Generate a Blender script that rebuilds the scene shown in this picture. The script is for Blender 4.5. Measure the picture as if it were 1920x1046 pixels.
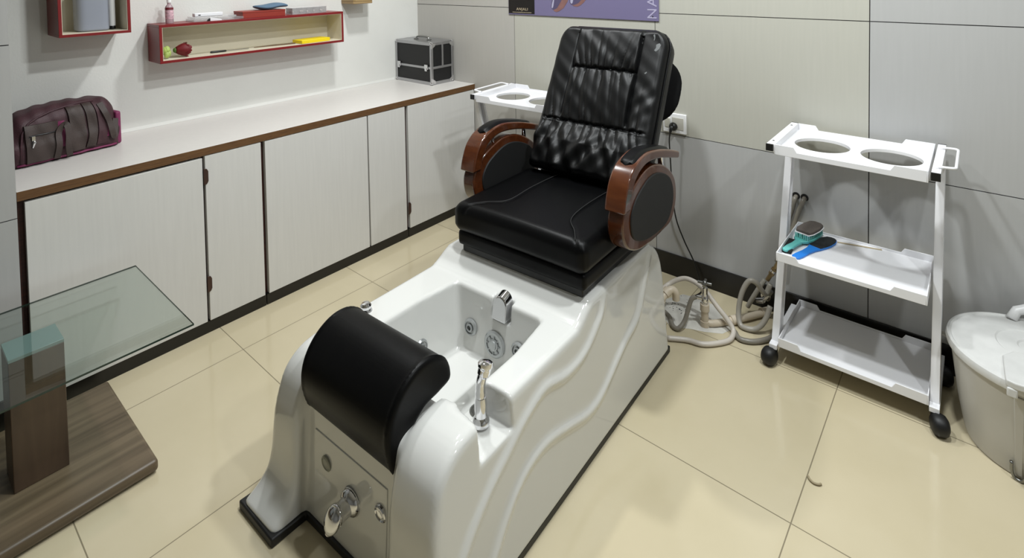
import bpy, bmesh, math, random
import numpy as np
from mathutils import Vector, Matrix
random.seed(7)
S = bpy.context.scene
for o in list(bpy.data.objects): bpy.data.objects.remove(o, do_unlink=True)
COL = S.collection
R = math.radians

# ------------------------------------------------------------------ camera
F, PX, PY = 1045.43, 952.64, -17.55
RM = ((0.76164, 0.647788, -0.016591), (-0.009939, 0.037279, 0.999255), (-0.647924, 0.760908, -0.034832))
cd = bpy.data.cameras.new('camera'); cam = bpy.data.objects.new('camera', cd); COL.objects.link(cam)
cd.sensor_fit = 'HORIZONTAL'; cd.sensor_width = 36; cd.lens = F/1920*36
cd.shift_x = (960-PX)/1920; cd.shift_y = (PY-523)/1920
cd.clip_start = .02; cd.clip_end = 50
m = Matrix.Identity(4)
for i in range(3):
    m[i][0] = RM[0][i]; m[i][1] = RM[1][i]; m[i][2] = -RM[2][i]
m.translation = (2.899, -2.4592, 1.4456)
cam.matrix_world = m
S.camera = cam

# ------------------------------------------------------------------ light
S.view_settings.view_transform = 'Standard'; S.view_settings.look = 'None'
S.view_settings.gamma = 1; S.view_settings.use_curve_mapping = False
S.view_settings.exposure = 0.42
w = bpy.data.worlds.new('world'); S.world = w; w.use_nodes = True
w.node_tree.nodes['Background'].inputs[0].default_value = (.9, .95, 1, 1)
w.node_tree.nodes['Background'].inputs[1].default_value = .015
CEIL = 2.62
LAMPS = [  # x, y, watts, radius, colour
    (1.95, -1.32, 22, .07, (.94, .985, 1)),
    (2.70, -.85, 20, .07, (.94, .985, 1)),
    (1.00, -.85, 17, .07, (.97, .99, 1)),
    (3.85, -1.5, 14, .07, (.94, .985, 1)),
]
for i, (x, y, p, r, c) in enumerate(LAMPS):
    l = bpy.data.lights.new('ceiling_lamp', 'AREA'); l.shape = 'DISK'; l.size = 2*r; l.energy = p; l.color = c
    o = bpy.data.objects.new('ceiling_lamp', l); COL.objects.link(o); o.location = (x, y, CEIL-.012)

# ------------------------------------------------------------------ materials
def lin(c):
    return tuple(v/12.92 if v <= .04045 else ((v+.055)/1.055)**2.4 for v in c)
def mat(name, col, rough=.5, metal=0, spec=.5, noise=0, nscale=20, bump=0, bscale=200, coat=0, **kw):
    M = bpy.data.materials.new(name); M.use_nodes = True
    nt = M.node_tree; N = nt.nodes; L = nt.links; b = N['Principled BSDF']
    c = lin(col); b.inputs['Base Color'].default_value = (*c, 1)
    b.inputs['Roughness'].default_value = rough; b.inputs['Metallic'].default_value = metal
    b.inputs['Specular IOR Level'].default_value = spec
    if coat: b.inputs['Coat Weight'].default_value = coat; b.inputs['Coat Roughness'].default_value = .05
    for k, v in kw.items(): b.inputs[k.replace('_', ' ')].default_value = v
    if noise or bump:
        tc = N.new('ShaderNodeTexCoord')
    if noise:
        n = N.new('ShaderNodeTexNoise'); n.inputs['Scale'].default_value = nscale; n.inputs['Detail'].default_value = 5
        L.new(tc.outputs['Object'], n.inputs['Vector'])
        r = N.new('ShaderNodeMapRange'); r.inputs[1].default_value = .3; r.inputs[2].default_value = .7
        r.inputs[3].default_value = 1-noise; r.inputs[4].default_value = 1+noise
        L.new(n.outputs[0], r.inputs[0])
        x = N.new('ShaderNodeVectorMath'); x.operation = 'SCALE'; x.inputs[0].default_value = c
        L.new(r.outputs[0], x.inputs['Scale']); L.new(x.outputs[0], b.inputs['Base Color'])
    if bump:
        n2 = N.new('ShaderNodeTexNoise'); n2.inputs['Scale'].default_value = bscale; n2.inputs['Detail'].default_value = 3
        L.new(tc.outputs['Object'], n2.inputs['Vector'])
        bp = N.new('ShaderNodeBump'); bp.inputs['Strength'].default_value = bump; bp.inputs['Distance'].default_value = .002
        L.new(n2.outputs[0], bp.inputs['Height']); L.new(bp.outputs[0], b.inputs['Normal'])
    return M
def wood(name, c1, c2, scale=(3, 40, 40), rough=.35, coat=0, dist=2.5):
    M = mat(name, c1, rough, coat=coat); nt = M.node_tree; N = nt.nodes; L = nt.links; b = N['Principled BSDF']
    tc = N.new('ShaderNodeTexCoord'); mp = N.new('ShaderNodeMapping'); mp.inputs['Scale'].default_value = scale
    L.new(tc.outputs['Object'], mp.inputs['Vector'])
    n = N.new('ShaderNodeTexNoise'); n.inputs['Scale'].default_value = 1; n.inputs['Detail'].default_value = 6; n.inputs['Distortion'].default_value = dist
    L.new(mp.outputs[0], n.inputs['Vector'])
    cr = N.new('ShaderNodeValToRGB'); cr.color_ramp.elements[0].position = .32; cr.color_ramp.elements[1].position = .68
    cr.color_ramp.elements[0].color = (*lin(c2), 1); cr.color_ramp.elements[1].color = (*lin(c1), 1)
    L.new(n.outputs[0], cr.inputs[0]); L.new(cr.outputs[0], b.inputs['Base Color'])
    return M

def floor_material():
    M = mat('glossy_beige_tile', (.76, .72, .63), .12); nt = M.node_tree; N = nt.nodes; L = nt.links; b = N['Principled BSDF']
    tc = N.new('ShaderNodeTexCoord'); sp = N.new('ShaderNodeSeparateXYZ'); L.new(tc.outputs['Object'], sp.inputs[0])
    def groove(out, off):
        a = N.new('ShaderNodeMath'); a.operation = 'SUBTRACT'; a.inputs[1].default_value = off; L.new(out, a.inputs[0])
        d = N.new('ShaderNodeMath'); d.operation = 'DIVIDE'; d.inputs[1].default_value = .6; L.new(a.outputs[0], d.inputs[0])
        r = N.new('ShaderNodeMath'); r.operation = 'ROUND'; L.new(d.outputs[0], r.inputs[0])
        s = N.new('ShaderNodeMath'); s.operation = 'SUBTRACT'; L.new(d.outputs[0], s.inputs[0]); L.new(r.outputs[0], s.inputs[1])
        ab = N.new('ShaderNodeMath'); ab.operation = 'ABSOLUTE'; L.new(s.outputs[0], ab.inputs[0])
        lt = N.new('ShaderNodeMath'); lt.operation = 'LESS_THAN'; lt.inputs[1].default_value = .0026; L.new(ab.outputs[0], lt.inputs[0])
        return lt.outputs[0], d.outputs[0]
    gx, ix = groove(sp.outputs[0], .7336); gy, iy = groove(sp.outputs[1], -.3326)
    mx = N.new('ShaderNodeMath'); mx.operation = 'MAXIMUM'; L.new(gx, mx.inputs[0]); L.new(gy, mx.inputs[1])
    n = N.new('ShaderNodeTexNoise'); n.inputs['Scale'].default_value = 3; n.inputs['Detail'].default_value = 6; L.new(tc.outputs['Object'], n.inputs['Vector'])
    cr = N.new('ShaderNodeValToRGB'); cr.color_ramp.elements[0].position = .3; cr.color_ramp.elements[1].position = .7
    cr.color_ramp.elements[0].color = (*lin((.745, .70, .585)), 1); cr.color_ramp.elements[1].color = (*lin((.775, .73, .62)), 1)
    L.new(n.outputs[0], cr.inputs[0])
    mix = N.new('ShaderNodeMix'); mix.data_type = 'RGBA'; L.new(mx.outputs[0], mix.inputs[0]); L.new(cr.outputs[0], mix.inputs[6])
    mix.inputs[7].default_value = (*lin((.50, .46, .37)), 1); L.new(mix.outputs[2], b.inputs['Base Color'])
    rr = N.new('ShaderNodeMapRange'); rr.inputs[3].default_value = .11; rr.inputs[4].default_value = .6; L.new(mx.outputs[0], rr.inputs[0]); L.new(rr.outputs[0], b.inputs['Roughness'])
    return M
def laminate(name, col, streak=.05):
    M = mat(name, col, .38); nt = M.node_tree; N = nt.nodes; L = nt.links; b = N['Principled BSDF']
    tc = N.new('ShaderNodeTexCoord'); mp = N.new('ShaderNodeMapping'); mp.inputs['Scale'].default_value = (90, 90, 5)
    L.new(tc.outputs['Object'], mp.inputs['Vector'])
    n = N.new('ShaderNodeTexNoise'); n.inputs['Scale'].default_value = 1; n.inputs['Detail'].default_value = 4; L.new(mp.outputs[0], n.inputs['Vector'])
    r = N.new('ShaderNodeMapRange'); r.inputs[1].default_value = .3; r.inputs[2].default_value = .7; r.inputs[3].default_value = 1-streak; r.inputs[4].default_value = 1+streak
    L.new(n.outputs[0], r.inputs[0])
    x = N.new('ShaderNodeVectorMath'); x.operation = 'SCALE'; x.inputs[0].default_value = lin(col)
    L.new(r.outputs[0], x.inputs['Scale']); L.new(x.outputs[0], b.inputs['Base Color'])
    return M
def glass(name, col, rough=.0, ior=1.45, thin=None):
    M = bpy.data.materials.new(name); M.use_nodes = True; b = M.node_tree.nodes['Principled BSDF']
    b.inputs['Base Color'].default_value = (*lin(col), 1); b.inputs['Roughness'].default_value = rough
    b.inputs['Transmission Weight'].default_value = 1; b.inputs['IOR'].default_value = ior
    return M

M_floor = floor_material()
M_wallw = mat('white_painted_plaster', (.86, .86, .84), .7, noise=.02, nscale=6, bump=.25, bscale=120)
M_ceil = mat('white_ceiling_paint', (.80, .80, .79), .8)
M_panA = laminate('warm_grey_laminate', (.69, .68, .655), .018)
M_panB = laminate('cream_grey_laminate', (.705, .70, .66), .018)
M_panC = laminate('cool_grey_laminate', (.675, .675, .67), .018)
M_gap = mat('dark_joint', (.16, .15, .14), .8)
M_skirt = mat('black_skirting', (.075, .065, .055), .35)
M_door = laminate('white_woodgrain_laminate', (.82, .815, .80), .022)
M_top = mat('white_worktop_laminate', (.83, .815, .795), .35, noise=.015, nscale=40)
M_ply = wood('raw_plywood_edge', (.44, .31, .17), (.31, .20, .10), (8, 8, 300), .6)
M_carc = wood('dark_red_brown_carcass', (.27, .13, .09), (.18, .08, .06), (4, 4, 60), .6)
M_acr = mat('white_acrylic', (.815, .815, .80), .08, coat=.5)
M_rub = mat('black_rubber', (.045, .045, .05), .5)
M_vinyl = mat('black_vinyl', (.018, .019, .022), .38, spec=.15, bump=.12, bscale=500)
M_vinyl2 = mat('soft_black_leatherette', (.022, .024, .026), .42, spec=.30, bump=.1, bscale=350)
M_cloth = mat('black_padding', (.062, .062, .062), .65, bump=.2, bscale=700)
M_matte = mat('matte_black_fabric', (.022, .022, .024), .85, spec=.15)
M_plas = mat('black_plastic', (.05, .05, .052), .4)
M_boxing = mat('charcoal_side_panel', (.13, .13, .13), .55)
M_wood = wood('glossy_mahogany', (.325, .17, .082), (.265, .125, .056), (10, 45, 45), .18, coat=.7, dist=.6)
M_chr = mat('chrome', (.86, .86, .87), .07, 1)
M_alu = mat('brushed_aluminium', (.70, .70, .71), .35, 1)
M_steel = mat('dull_steel', (.55, .55, .54), .3, 1)
M_jet = mat('grey_plated_plastic', (.66, .67, .67), .28, .6)
M_white = mat('white_powder_coat', (.90, .90, .91), .35)
M_wplas = mat('white_plastic', (.90, .90, .90), .35)
M_red = mat('deep_red_laminate', (.48, .09, .10), .35)
M_cream = mat('cream_shelf_lining', (.85, .82, .74), .5)
M_tan = mat('tan_shelf_laminate', (.62, .52, .36), .45)
M_seam = mat('grey_stitching', (.15, .15, .15), .6)
M_scuff = mat('pale_scuff', (.36, .37, .37), .6)

# ------------------------------------------------------------------ mesh helpers
class MB:
    def __init__(s): s.v = []; s.f = []; s.mi = []
    def add(s, vs, fs, mi=0):
        b = len(s.v); s.v += [tuple(p) for p in vs]; s.f += [tuple(i+b for i in f) for f in fs]; s.mi += [mi]*len(fs); return s
    def box(s, lo, hi, rot=None, mi=0):
        (a, b, c), (d, e, f) = lo, hi
        vs = [Vector(p) for p in ((a,b,c),(d,b,c),(d,e,c),(a,e,c),(a,b,f),(d,b,f),(d,e,f),(a,e,f))]
        if rot:
            ctr = Vector(((a+d)/2, (b+e)/2, (c+f)/2)); vs = [rot @ (p-ctr) + ctr for p in vs]
        return s.add(vs, [(0,3,2,1),(4,5,6,7),(0,1,5,4),(1,2,6,5),(2,3,7,6),(3,0,4,7)], mi)
    def prism(s, poly, axis, lo, hi, mi=0):
        # poly in the two other axes (in xyz order), extruded along axis
        def P(p, t): q = [p[0], p[1]]; q.insert('xyz'.index(axis), t); return tuple(q)
        n = len(poly); vs = [P(p, lo) for p in poly] + [P(p, hi) for p in poly]
        fs = [tuple(range(n)), tuple(range(2*n-1, n-1, -1))] + [(i, i+n, (i+1) % n+n, (i+1) % n) for i in range(n)]
        return s.add(vs, fs, mi)
    def tube(s, pts, r, seg=12, caps=True, closed=False, mi=0):
        pts = [Vector(p) for p in pts]; n = len(pts); rs = r if isinstance(r, (list, tuple)) else [r]*n
        b = []; up = None
        for i in range(n):
            a = pts[(i-1) % n] if closed or i > 0 else pts[i]; c = pts[(i+1) % n] if closed or i < n-1 else pts[i]
            t = (c-a).normalized()
            if up is None:
                up = Vector((0,0,1)) if abs(t.z) < .9 else Vector((1,0,0))
            x = t.cross(up)
            if x.length < 1e-5: x = t.orthogonal()
            x.normalize(); y = x.cross(t).normalized(); up = y
            for k in range(seg):
                an = 2*math.pi*k/seg; b.append(pts[i] + x*(rs[i]*math.cos(an)) + y*(rs[i]*math.sin(an)))
        fs = []
        for i in range(n if closed else n-1):
            j = (i+1) % n
            for k in range(seg):
                l = (k+1) % seg; fs.append((i*seg+k, i*seg+l, j*seg+l, j*seg+k))
        if caps and not closed:
            fs.append(tuple(range(seg-1, -1, -1))); fs.append(tuple((n-1)*seg+k for k in range(seg)))
        return s.add(b, fs, mi)
    def lathe(s, prof, o=(0,0,0), d=(0,0,1), seg=32, mi=0):
        d = Vector(d).normalized(); q = Vector((0,0,1)).rotation_difference(d).to_matrix(); o = Vector(o)
        vs = []; fs = []; n = len(prof)
        for (r, z) in prof:
            for k in range(seg):
                a = 2*math.pi*k/seg; vs.append(o + q @ Vector((max(r, 1e-5)*math.cos(a), max(r, 1e-5)*math.sin(a), z)))
        for i in range(n-1):
            for k in range(seg):
                l = (k+1) % seg; fs.append((i*seg+k, i*seg+l, (i+1)*seg+l, (i+1)*seg+k))
        fs.append(tuple(range(seg-1, -1, -1))); fs.append(tuple((n-1)*seg+k for k in range(seg)))
        return s.add(vs, fs, mi)
    def ball(s, c, r, seg=20, rings=12, mi=0):
        r = r if isinstance(r, (tuple, list)) else (r,)*3
        vs = []; fs = []
        for i in range(rings+1):
            th = math.pi*i/rings
            for k in range(seg):
                a = 2*math.pi*k/seg; vs.append((c[0]+r[0]*max(math.sin(th),1e-4)*math.cos(a), c[1]+r[1]*max(math.sin(th),1e-4)*math.sin(a), c[2]-r[2]*math.cos(th)))
        for i in range(rings):
            for k in range(seg):
                l = (k+1) % seg; fs.append((i*seg+k, i*seg+l, (i+1)*seg+l, (i+1)*seg+k))
        return s.add(vs, fs, mi)

def setprops(o, label=None, cat=None, group=None, kind=None):
    if label: o['label'] = label
    if cat: o['category'] = cat
    if group: o['group'] = group
    if kind: o['kind'] = kind
    return o
def obj(name, mb, mat_, parent=None, bevel=0, bseg=2, smooth=35, loc=None, rot=None, label=None):
    me = bpy.data.meshes.new(name)
    if isinstance(mb, MB):
        me.from_pydata(mb.v, [], mb.f)
        bm = bmesh.new(); bm.from_mesh(me)
        bm.faces.ensure_lookup_table()
        bmesh.ops.recalc_face_normals(bm, faces=bm.faces); bm.to_mesh(me); bm.free()
        if isinstance(mat_, (list, tuple)):
            me.polygons.foreach_set('material_index', mb.mi)
    else:
        me.from_pydata(mb[0], [], mb[1])
    for x in (mat_ if isinstance(mat_, (list, tuple)) else [mat_]): me.materials.append(x)
    if smooth:
        me.polygons.foreach_set('use_smooth', [True]*len(me.polygons))
        if smooth < 180: me.set_sharp_from_angle(angle=R(smooth))
    me.update()
    o = bpy.data.objects.new(name, me); COL.objects.link(o)
    if parent: o.parent = parent
    if loc: o.location = loc
    if rot: o.rotation_euler = rot
    if bevel:
        b = o.modifiers.new('bevel', 'BEVEL'); b.width = bevel; b.segments = bseg; b.limit_method = 'ANGLE'; b.angle_limit = R(40); b.harden_normals = False
    if label: o['label'] = label
    return o
def thing(name, label, cat, loc=(0,0,0), rotz=0, group=None):
    o = bpy.data.objects.new(name, None); COL.objects.link(o); o.empty_display_size = .05
    o.location = loc; o.rotation_euler = (0, 0, rotz)
    return setprops(o, label, cat, group)
def struct(name, mb, m_, **k):
    return setprops(obj(name, mb, m_, **k), kind='structure')
def catmull(pts, n=8, closed=False):
    P = [Vector(p) for p in pts]; N = len(P); out = []
    for i in range(N if closed else N-1):
        p0 = P[(i-1) % N] if closed or i > 0 else P[i]*2-P[i+1]
        p1 = P[i]; p2 = P[(i+1) % N]; p3 = P[(i+2) % N] if closed or i < N-2 else P[i+1]*2-P[i]
        for k in range(n):
            t = k/n
            out.append(.5*((2*p1)+(p2-p0)*t+(2*p0-5*p1+4*p2-p3)*t*t+(3*p1-p0-3*p2+p3)*t**3))
    if not closed: out.append(P[-1])
    return out

# signed-distance modelling
def smin(a, b, k): h = np.clip(.5+.5*(b-a)/k, 0, 1); return b*(1-h)+a*h-k*h*(1-h)
def smax(a, b, k): return -smin(-a, -b, k)
def sdbox(x, y, z, c, h, r=0):
    qx = np.abs(x-c[0])-h[0]+r; qy = np.abs(y-c[1])-h[1]+r; qz = np.abs(z-c[2])-h[2]+r
    return np.sqrt(np.maximum(qx,0)**2+np.maximum(qy,0)**2+np.maximum(qz,0)**2)+np.minimum(np.maximum(qx,np.maximum(qy,qz)),0)-r
def sdpoly(px, py, V):
    d = np.full(np.broadcast(px, py).shape, 1e9); s = np.ones_like(d); n = len(V); j = n-1
    for i in range(n):
        ex, ey = V[j][0]-V[i][0], V[j][1]-V[i][1]; wx, wy = px-V[i][0], py-V[i][1]
        t = np.clip((wx*ex+wy*ey)/(ex*ex+ey*ey), 0, 1); bx, by = wx-ex*t, wy-ey*t
        d = np.minimum(d, bx*bx+by*by)
        c1 = py >= V[i][1]; c2 = py < V[j][1]; c3 = ex*wy > ey*wx
        flip = (c1 & c2 & c3) | (~c1 & ~c2 & ~c3); s = np.where(flip, -s, s); j = i
    return s*np.sqrt(d)
def dline(px, py, V):
    d = np.full(np.broadcast(px, py).shape, 1e9)
    for (ax, ay), (bx, by) in zip(V[:-1], V[1:]):
        ex, ey = bx-ax, by-ay; t = np.clip(((px-ax)*ex+(py-ay)*ey)/(ex*ex+ey*ey), 0, 1)
        d = np.minimum(d, np.hypot(px-ax-ex*t, py-ay-ey*t))
    return d
def nets(f, lo, hi, h):
    ax = [np.arange(lo[i], hi[i]+h, h) for i in range(3)]
    X, Y, Z = ax[0][:,None,None], ax[1][None,:,None], ax[2][None,None,:]
    V = np.array(np.broadcast_to(f(X, Y, Z), (len(ax[0]), len(ax[1]), len(ax[2]))), dtype=np.float64); Sg = V < 0
    n = [len(a)-1 for a in ax]
    cnt = np.zeros(n); pos = np.zeros(n+[3])
    sl = lambda A, o: A[o[0]:o[0]+n[0], o[1]:o[1]+n[1], o[2]:o[2]+n[2]]
    corners = [(i,j,k) for i in (0,1) for j in (0,1) for k in (0,1)]
    for a in corners:
        for d in range(3):
            if a[d] == 0:
                b = list(a); b[d] = 1
                va, vb = sl(V, a), sl(V, b); c = sl(Sg, a) != sl(Sg, b)
                t = np.where(c, va/np.where(c, va-vb, 1), 0)
                cnt += c
                for e in range(3):
                    pos[..., e] += np.where(c, a[e]+(t if e == d else 0), 0)
    mask = cnt > 0; idx = -np.ones(n, dtype=np.int64); idx[mask] = np.arange(mask.sum())
    I = np.argwhere(mask); vs = (pos[mask]/cnt[mask][:,None]+I)*h+np.array(lo)
    quads = []
    for d in range(3):
        e, g = (d+1) % 3, (d+2) % 3
        A = Sg; B = np.roll(Sg, -1, d)
        c = A != B; q = np.argwhere(c)
        q = q[(q[:,d] < n[d]) & (q[:,e] >= 1) & (q[:,e] < n[e]) & (q[:,g] >= 1) & (q[:,g] < n[g])]
        de = np.zeros(3, int); de[e] = 1; dg = np.zeros(3, int); dg[g] = 1
        g0 = lambda Q: idx[Q[:,0], Q[:,1], Q[:,2]]
        a_, b_, c_, d_ = g0(q-de-dg), g0(q-dg), g0(q), g0(q-de)
        ins = A[q[:,0], q[:,1], q[:,2]]
        Q1 = np.stack([a_, b_, c_, d_], 1); Q2 = Q1[:, ::-1]
        quads.append(np.where(ins[:,None], Q1, Q2))
    return vs.tolist(), np.concatenate(quads).tolist()

# ================================================================== SETTING
RX, RY = 5.2, -6.0
struct('floor', MB().box((-.15, RY-.15, -.12), (RX+.15, .15, 0)), M_floor, smooth=0)
struct('ceiling', MB().box((-.15, RY-.15, CEIL), (RX+.15, .15, CEIL+.1)), M_ceil, smooth=0)
struct('wall_left', MB().box((-.12, RY, 0), (0, .1, CEIL)), M_wallw, smooth=0)
struct('wall_right', MB().box((RX, RY, 0), (RX+.12, .1, CEIL)), M_panC, smooth=0)
struct('wall_front', MB().box((-.12, RY-.12, 0), (RX+.12, RY, CEIL)), M_panC, smooth=0)
# back wall: laminate panels with dark joints
wb = MB(); wb.box((-.02, .004, 0), (RX, .12, CEIL), mi=3)
xs = [0, .848, 1.717, 2.579, 3.44, 4.30, RX]; zs = [0, .671, 1.2353, 1.80, 2.36, CEIL]; g = .0017
for i in range(6):
    for k in range(5):
        mi = 1 if (i == 2 and k >= 1) or (i == 1 and k == 1) else (2 if i >= 3 or (k == 0 and i == 2) else 0)
        wb.box((xs[i]+(g if i else 0), 0, zs[k]+(g if k else 0)), (xs[i+1]-g, .006, zs[k+1]-g), mi=mi)
struct('wall_back', wb, [M_panA, M_panB, M_panC, M_gap], smooth=0)
struct('baseboard_back', MB().box((.53, -.008, 0), (RX, 0, .1023)), M_skirt, bevel=.001)
# projecting pillar clad in the same panels, at the left end of the cabinets
wp = MB(); PYL = -2.142
wp.box((-.01, -3.4, 0), (.519, PYL, CEIL), mi=1)
for k in range(5):
    wp.box((.515, -2.70, zs[k]+(g if k else 0)), (.524, PYL, zs[k+1]-g)); wp.box((.515, -3.4, zs[k]+(g if k else 0)), (.524, -2.703, zs[k+1]-g))
struct('wall_pillar', wp, [M_panC, M_gap], smooth=0)
struct('baseboard_pillar', MB().box((.524, -3.4, 0), (.532, PYL, .1)), M_skirt)

# ================================================================== CABINETS
def cabinet(label, y0, y1, doors):
    t = thing('base_cabinet', label, 'cabinet', (.26, (y0+y1)/2, 0), 0, 'white base cabinets along the left wall')
    yc = (y0+y1)/2
    obj('carcass', MB().box((-.258, y0-yc+.002, .046), (.24, y1-yc-.002, .722)), M_carc, t)
    obj('plinth', MB().box((-.258, y0-yc+.002, 0), (.262, y1-yc-.002, .046)), M_skirt, t)
    for (a, b, zt, hinges) in doors:
        d = obj('door', MB().box((.243, a-yc, .0475), (.2635, b-yc, zt)), M_door, t, bevel=.0012)
        for (hy, hz) in hinges:
            hm = MB()
            prof = [(hy-.006, hz-.034), (hy+.007, hz-.030), (hy+.012, hz-.02), (hy+.012, hz+.02), (hy+.007, hz+.030), (hy-.006, hz+.034)]
            hm.prism([(p-yc, z) for p, z in prof], 'x', .2635, .268)
            obj('hinge', hm, M_hinge, d, bevel=.001)
    return t
M_hinge = mat('brown_hinge', (.27, .19, .16), .4, .3)
cabinet('white two-door base cabinet at the near left end beside the pillar', -2.140, -1.334,
        [(-2.122, -1.578, .716, []), (-1.568, -1.340, .722, [(-1.570, .64), (-1.570, .20)])])
cabinet('white two-door base cabinet in the middle of the row', -1.334, -.540,
        [(-1.322, -.793, .722, []), (-.785, -.549, .722, [])])
cabinet('white single-door base cabinet in the far corner beside the back wall', -.540, -.002,
        [(-.528, -.010, .722, [(-.534, .16)])])
wt = obj('worktop', MB().box((.001, -2.141, .7245), (.5225, -.001, .7565)), M_top, bevel=.0008)
setprops(wt, 'long white laminate worktop with a raw plywood front edge over the cabinets', 'worktop')
eb = MB(); eb.box((.5225, -2.141, .7255), (.5245, -.002, .7555)); eb.box((.522, -.0035, .7255), (.5243, -.001, .7555))
obj('front_edge', eb, M_ply, wt, label='raw plywood front edge')
struct('trim_1', MB().prism([(0, .757), (.005, .757), (.003, .763), (.001, .769), (0, .772)], 'y', -2.13, -.21), M_wallw)

# ================================================================== PEDICURE SPA CHAIR
TH = R(2.3)
spa = thing('pedicure_spa_chair', 'black massage chair mounted on a glossy white foot spa tub', 'spa chair', (1.70, -.53, 0), TH)
G1 = [(-.18,.50),(-.24,.47),(-.413,.455),(-.48,.378),(-.586,.32),(-.689,.314),(-.791,.338),(-.878,.318),(-.959,.28),(-1.023,.25),(-1.103,.193),(-1.15,.14),(-1.19,.06)]
G2 = [(-.05,.47),(-.096,.43),(-.147,.37),(-.236,.258),(-.34,.222),(-.43,.185),(-.52,.15),(-.60,.148),(-.709,.180),(-.80,.202),(-.87,.200),(-.929,.180),(-.988,.136),(-1.04,.08),(-1.07,.02)]
G1 = [tuple(p)[:2] for p in catmull([(a,b,0) for a,b in G1], 4)]; G2 = [tuple(p)[:2] for p in catmull([(a,b,0) for a,b in G2], 4)]
XC = -.018
PROF = [(0,-.05),(-.002,.30),(-.015,.36),(-.04,.405),(-.085,.438),(-.12,.446),(-.49,.446),(-.535,.440),(-.575,.418),(-.605,.404),(-.65,.40),(-1.0,.402),(-1.06,.405),(-1.11,.400),(-1.15,.381),(-1.18,.348),(-1.198,.30),(-1.210,.24),(-1.216,.15),(-1.226,.10),(-1.25,.06),(-1.283,.03),(-1.285,-.05)]
PROF = PROF[:1]+[tuple(p)[:2] for p in catmull([(a,b,0) for a,b in PROF[1:-1]], 5)]+PROF[-1:]
def spa_f(x, y, z):
    pr = sdpoly(y, z, PROF)
    foot = .018*np.clip((-y-1.10)/.17, 0, 1)*np.clip((.09-z)/.09, 0, 1)
    wd = .336-.076*z+foot
    dx = np.abs(x-XC)-wd
    b = smax(pr, dx, .022)
    bead = np.minimum(dline(y, z, G1), dline(y, z, G2))
    wgt = np.clip(1-np.abs(dx)/.03, 0, 1)
    b = b-.012*np.exp(-(bead/.0125)**2)*wgt*np.clip((.43-z)/.06, 0, 1)
    # recess between the two front columns
    rx = np.abs(x+.030)-.178
    rec = smax(rx, y-(-1.193+.06*z), .015)
    b = smax(b, -rec, .025)
    top = smax(smax(rx, y+1.0, .02), .375-z, .02)
    b = smax(b, -top, .02)
    # basin
    dz = .405-z
    hx = .197-.16*dz-.02*np.clip((y+.80)/.16, 0, 1)
    yb = -.632-.12*dz; yf = -1.03+.10*dz
    ba = smax(smax(np.abs(x-.002)-hx, y-yb, .022), yf-y, .03)
    ba = smax(ba, .145-z, .03)
    b = smax(b, -ba, .010)
    plat = smax(sdbox(x, y, z, (-.11, -.84, .14), (.115, .30, .058), .008), .12-z, .01)
    b = smin(b, plat, .008)
    # flat shelf for the spout
    sp = sdbox(x, y, z, (.020, -.645, .395), (.037, .035, .060), .008)
    b = smax(b, -sp, .006)
    # niche for the hand shower
    ex = np.clip((x-.232)/.20, 0, 1)*.20
    cap = np.hypot(x-.232-ex, y+.985+.10*ex)-.054-.10*ex
    b = smax(b, -smax(cap, .318-z, .008), .006)
    return np.maximum(b, .018-z)
tub = obj('tub', nets(spa_f, (-.41, -1.34, -.02), (.38, .045, .48), .0056), M_acr, spa, smooth=180)
foot = [(-.352,.006),(-.352,-.3),(-.353,-1.0),(-.376,-1.289),(-.202,-1.292),(-.199,-1.197),(.140,-1.197),(.144,-1.292),(.338,-1.289),(.316,-1.0),(.316,-.3),(.316,.006)]
obj('base_trim', MB().prism(foot, 'z', 0, .024), M_rub, spa, bevel=.004, label='black rubber base strip')
# front access panel with controls
pt = MB(); a = math.atan(.06)
def fr(x, z, d=0): return (x, -1.193+.06*z-d, z)
pn = MB(); poly = [(-.172,.035),(.118,.035),(.118,.255),(-.172,.255)]
pn.add([fr(x, z, -.01) for x, z in poly]+[fr(x, z, .0022) for x, z in poly], [(0,1,2,3),(7,6,5,4),(0,4,5,1),(1,5,6,2),(2,6,7,3),(3,7,4,0)])
obj('access_panel', pn, M_acr, tub, bevel=.0015, label='raised rectangular front panel')
fd = Vector((0, -1, -.06)).normalized()
obj('air_button', MB().lathe([(.019,0),(.019,.004),(.015,.006),(.013,.004),(.011,.0045),(.004,.0052)], fr(-.118,.192,.001), fd), mat('translucent_grey_plastic', (.60,.60,.55), .3), tub, label='pale grey round push button')
obj('pump_button', MB().lathe([(.020,0),(.0195,.004),(.017,.006),(.014,.002),(.011,.002),(.010,.007),(.003,.009)], fr(.097,.190,.001), fd), M_chr, tub, label='chrome round push button')
kb = MB(); kb.lathe([(.033,0),(.033,.006),(.029,.013),(.022,.018),(.021,.04),(.023,.045)], fr(-.012,.156,.001), fd)
kn = obj('water_valve', kb, M_chr, tub, label='chrome mixer valve')
kh = MB(); c0 = Vector(fr(-.010,.158,.038))
q = Vector((-.35,-1,-.35)).normalized()
ev = MB(); ev.ball((0,0,0), (.027,.014,.036), 28, 16)
er = Matrix.Rotation(R(28), 3, 'Y') @ Matrix.Rotation(R(-16), 3, 'X') @ Matrix.Rotation(R(-18), 3, 'Z')
kh.add([c0+Vector((-.010,-.012,-.014))+er@Vector(p) for p in ev.v], ev.f)
kh.tube([c0+Vector((-.020,-.012,-.040)), c0+Vector((-.026,-.016,-.056))], [.012,.008])
obj('handle', kh, M_chr, kn)
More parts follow.
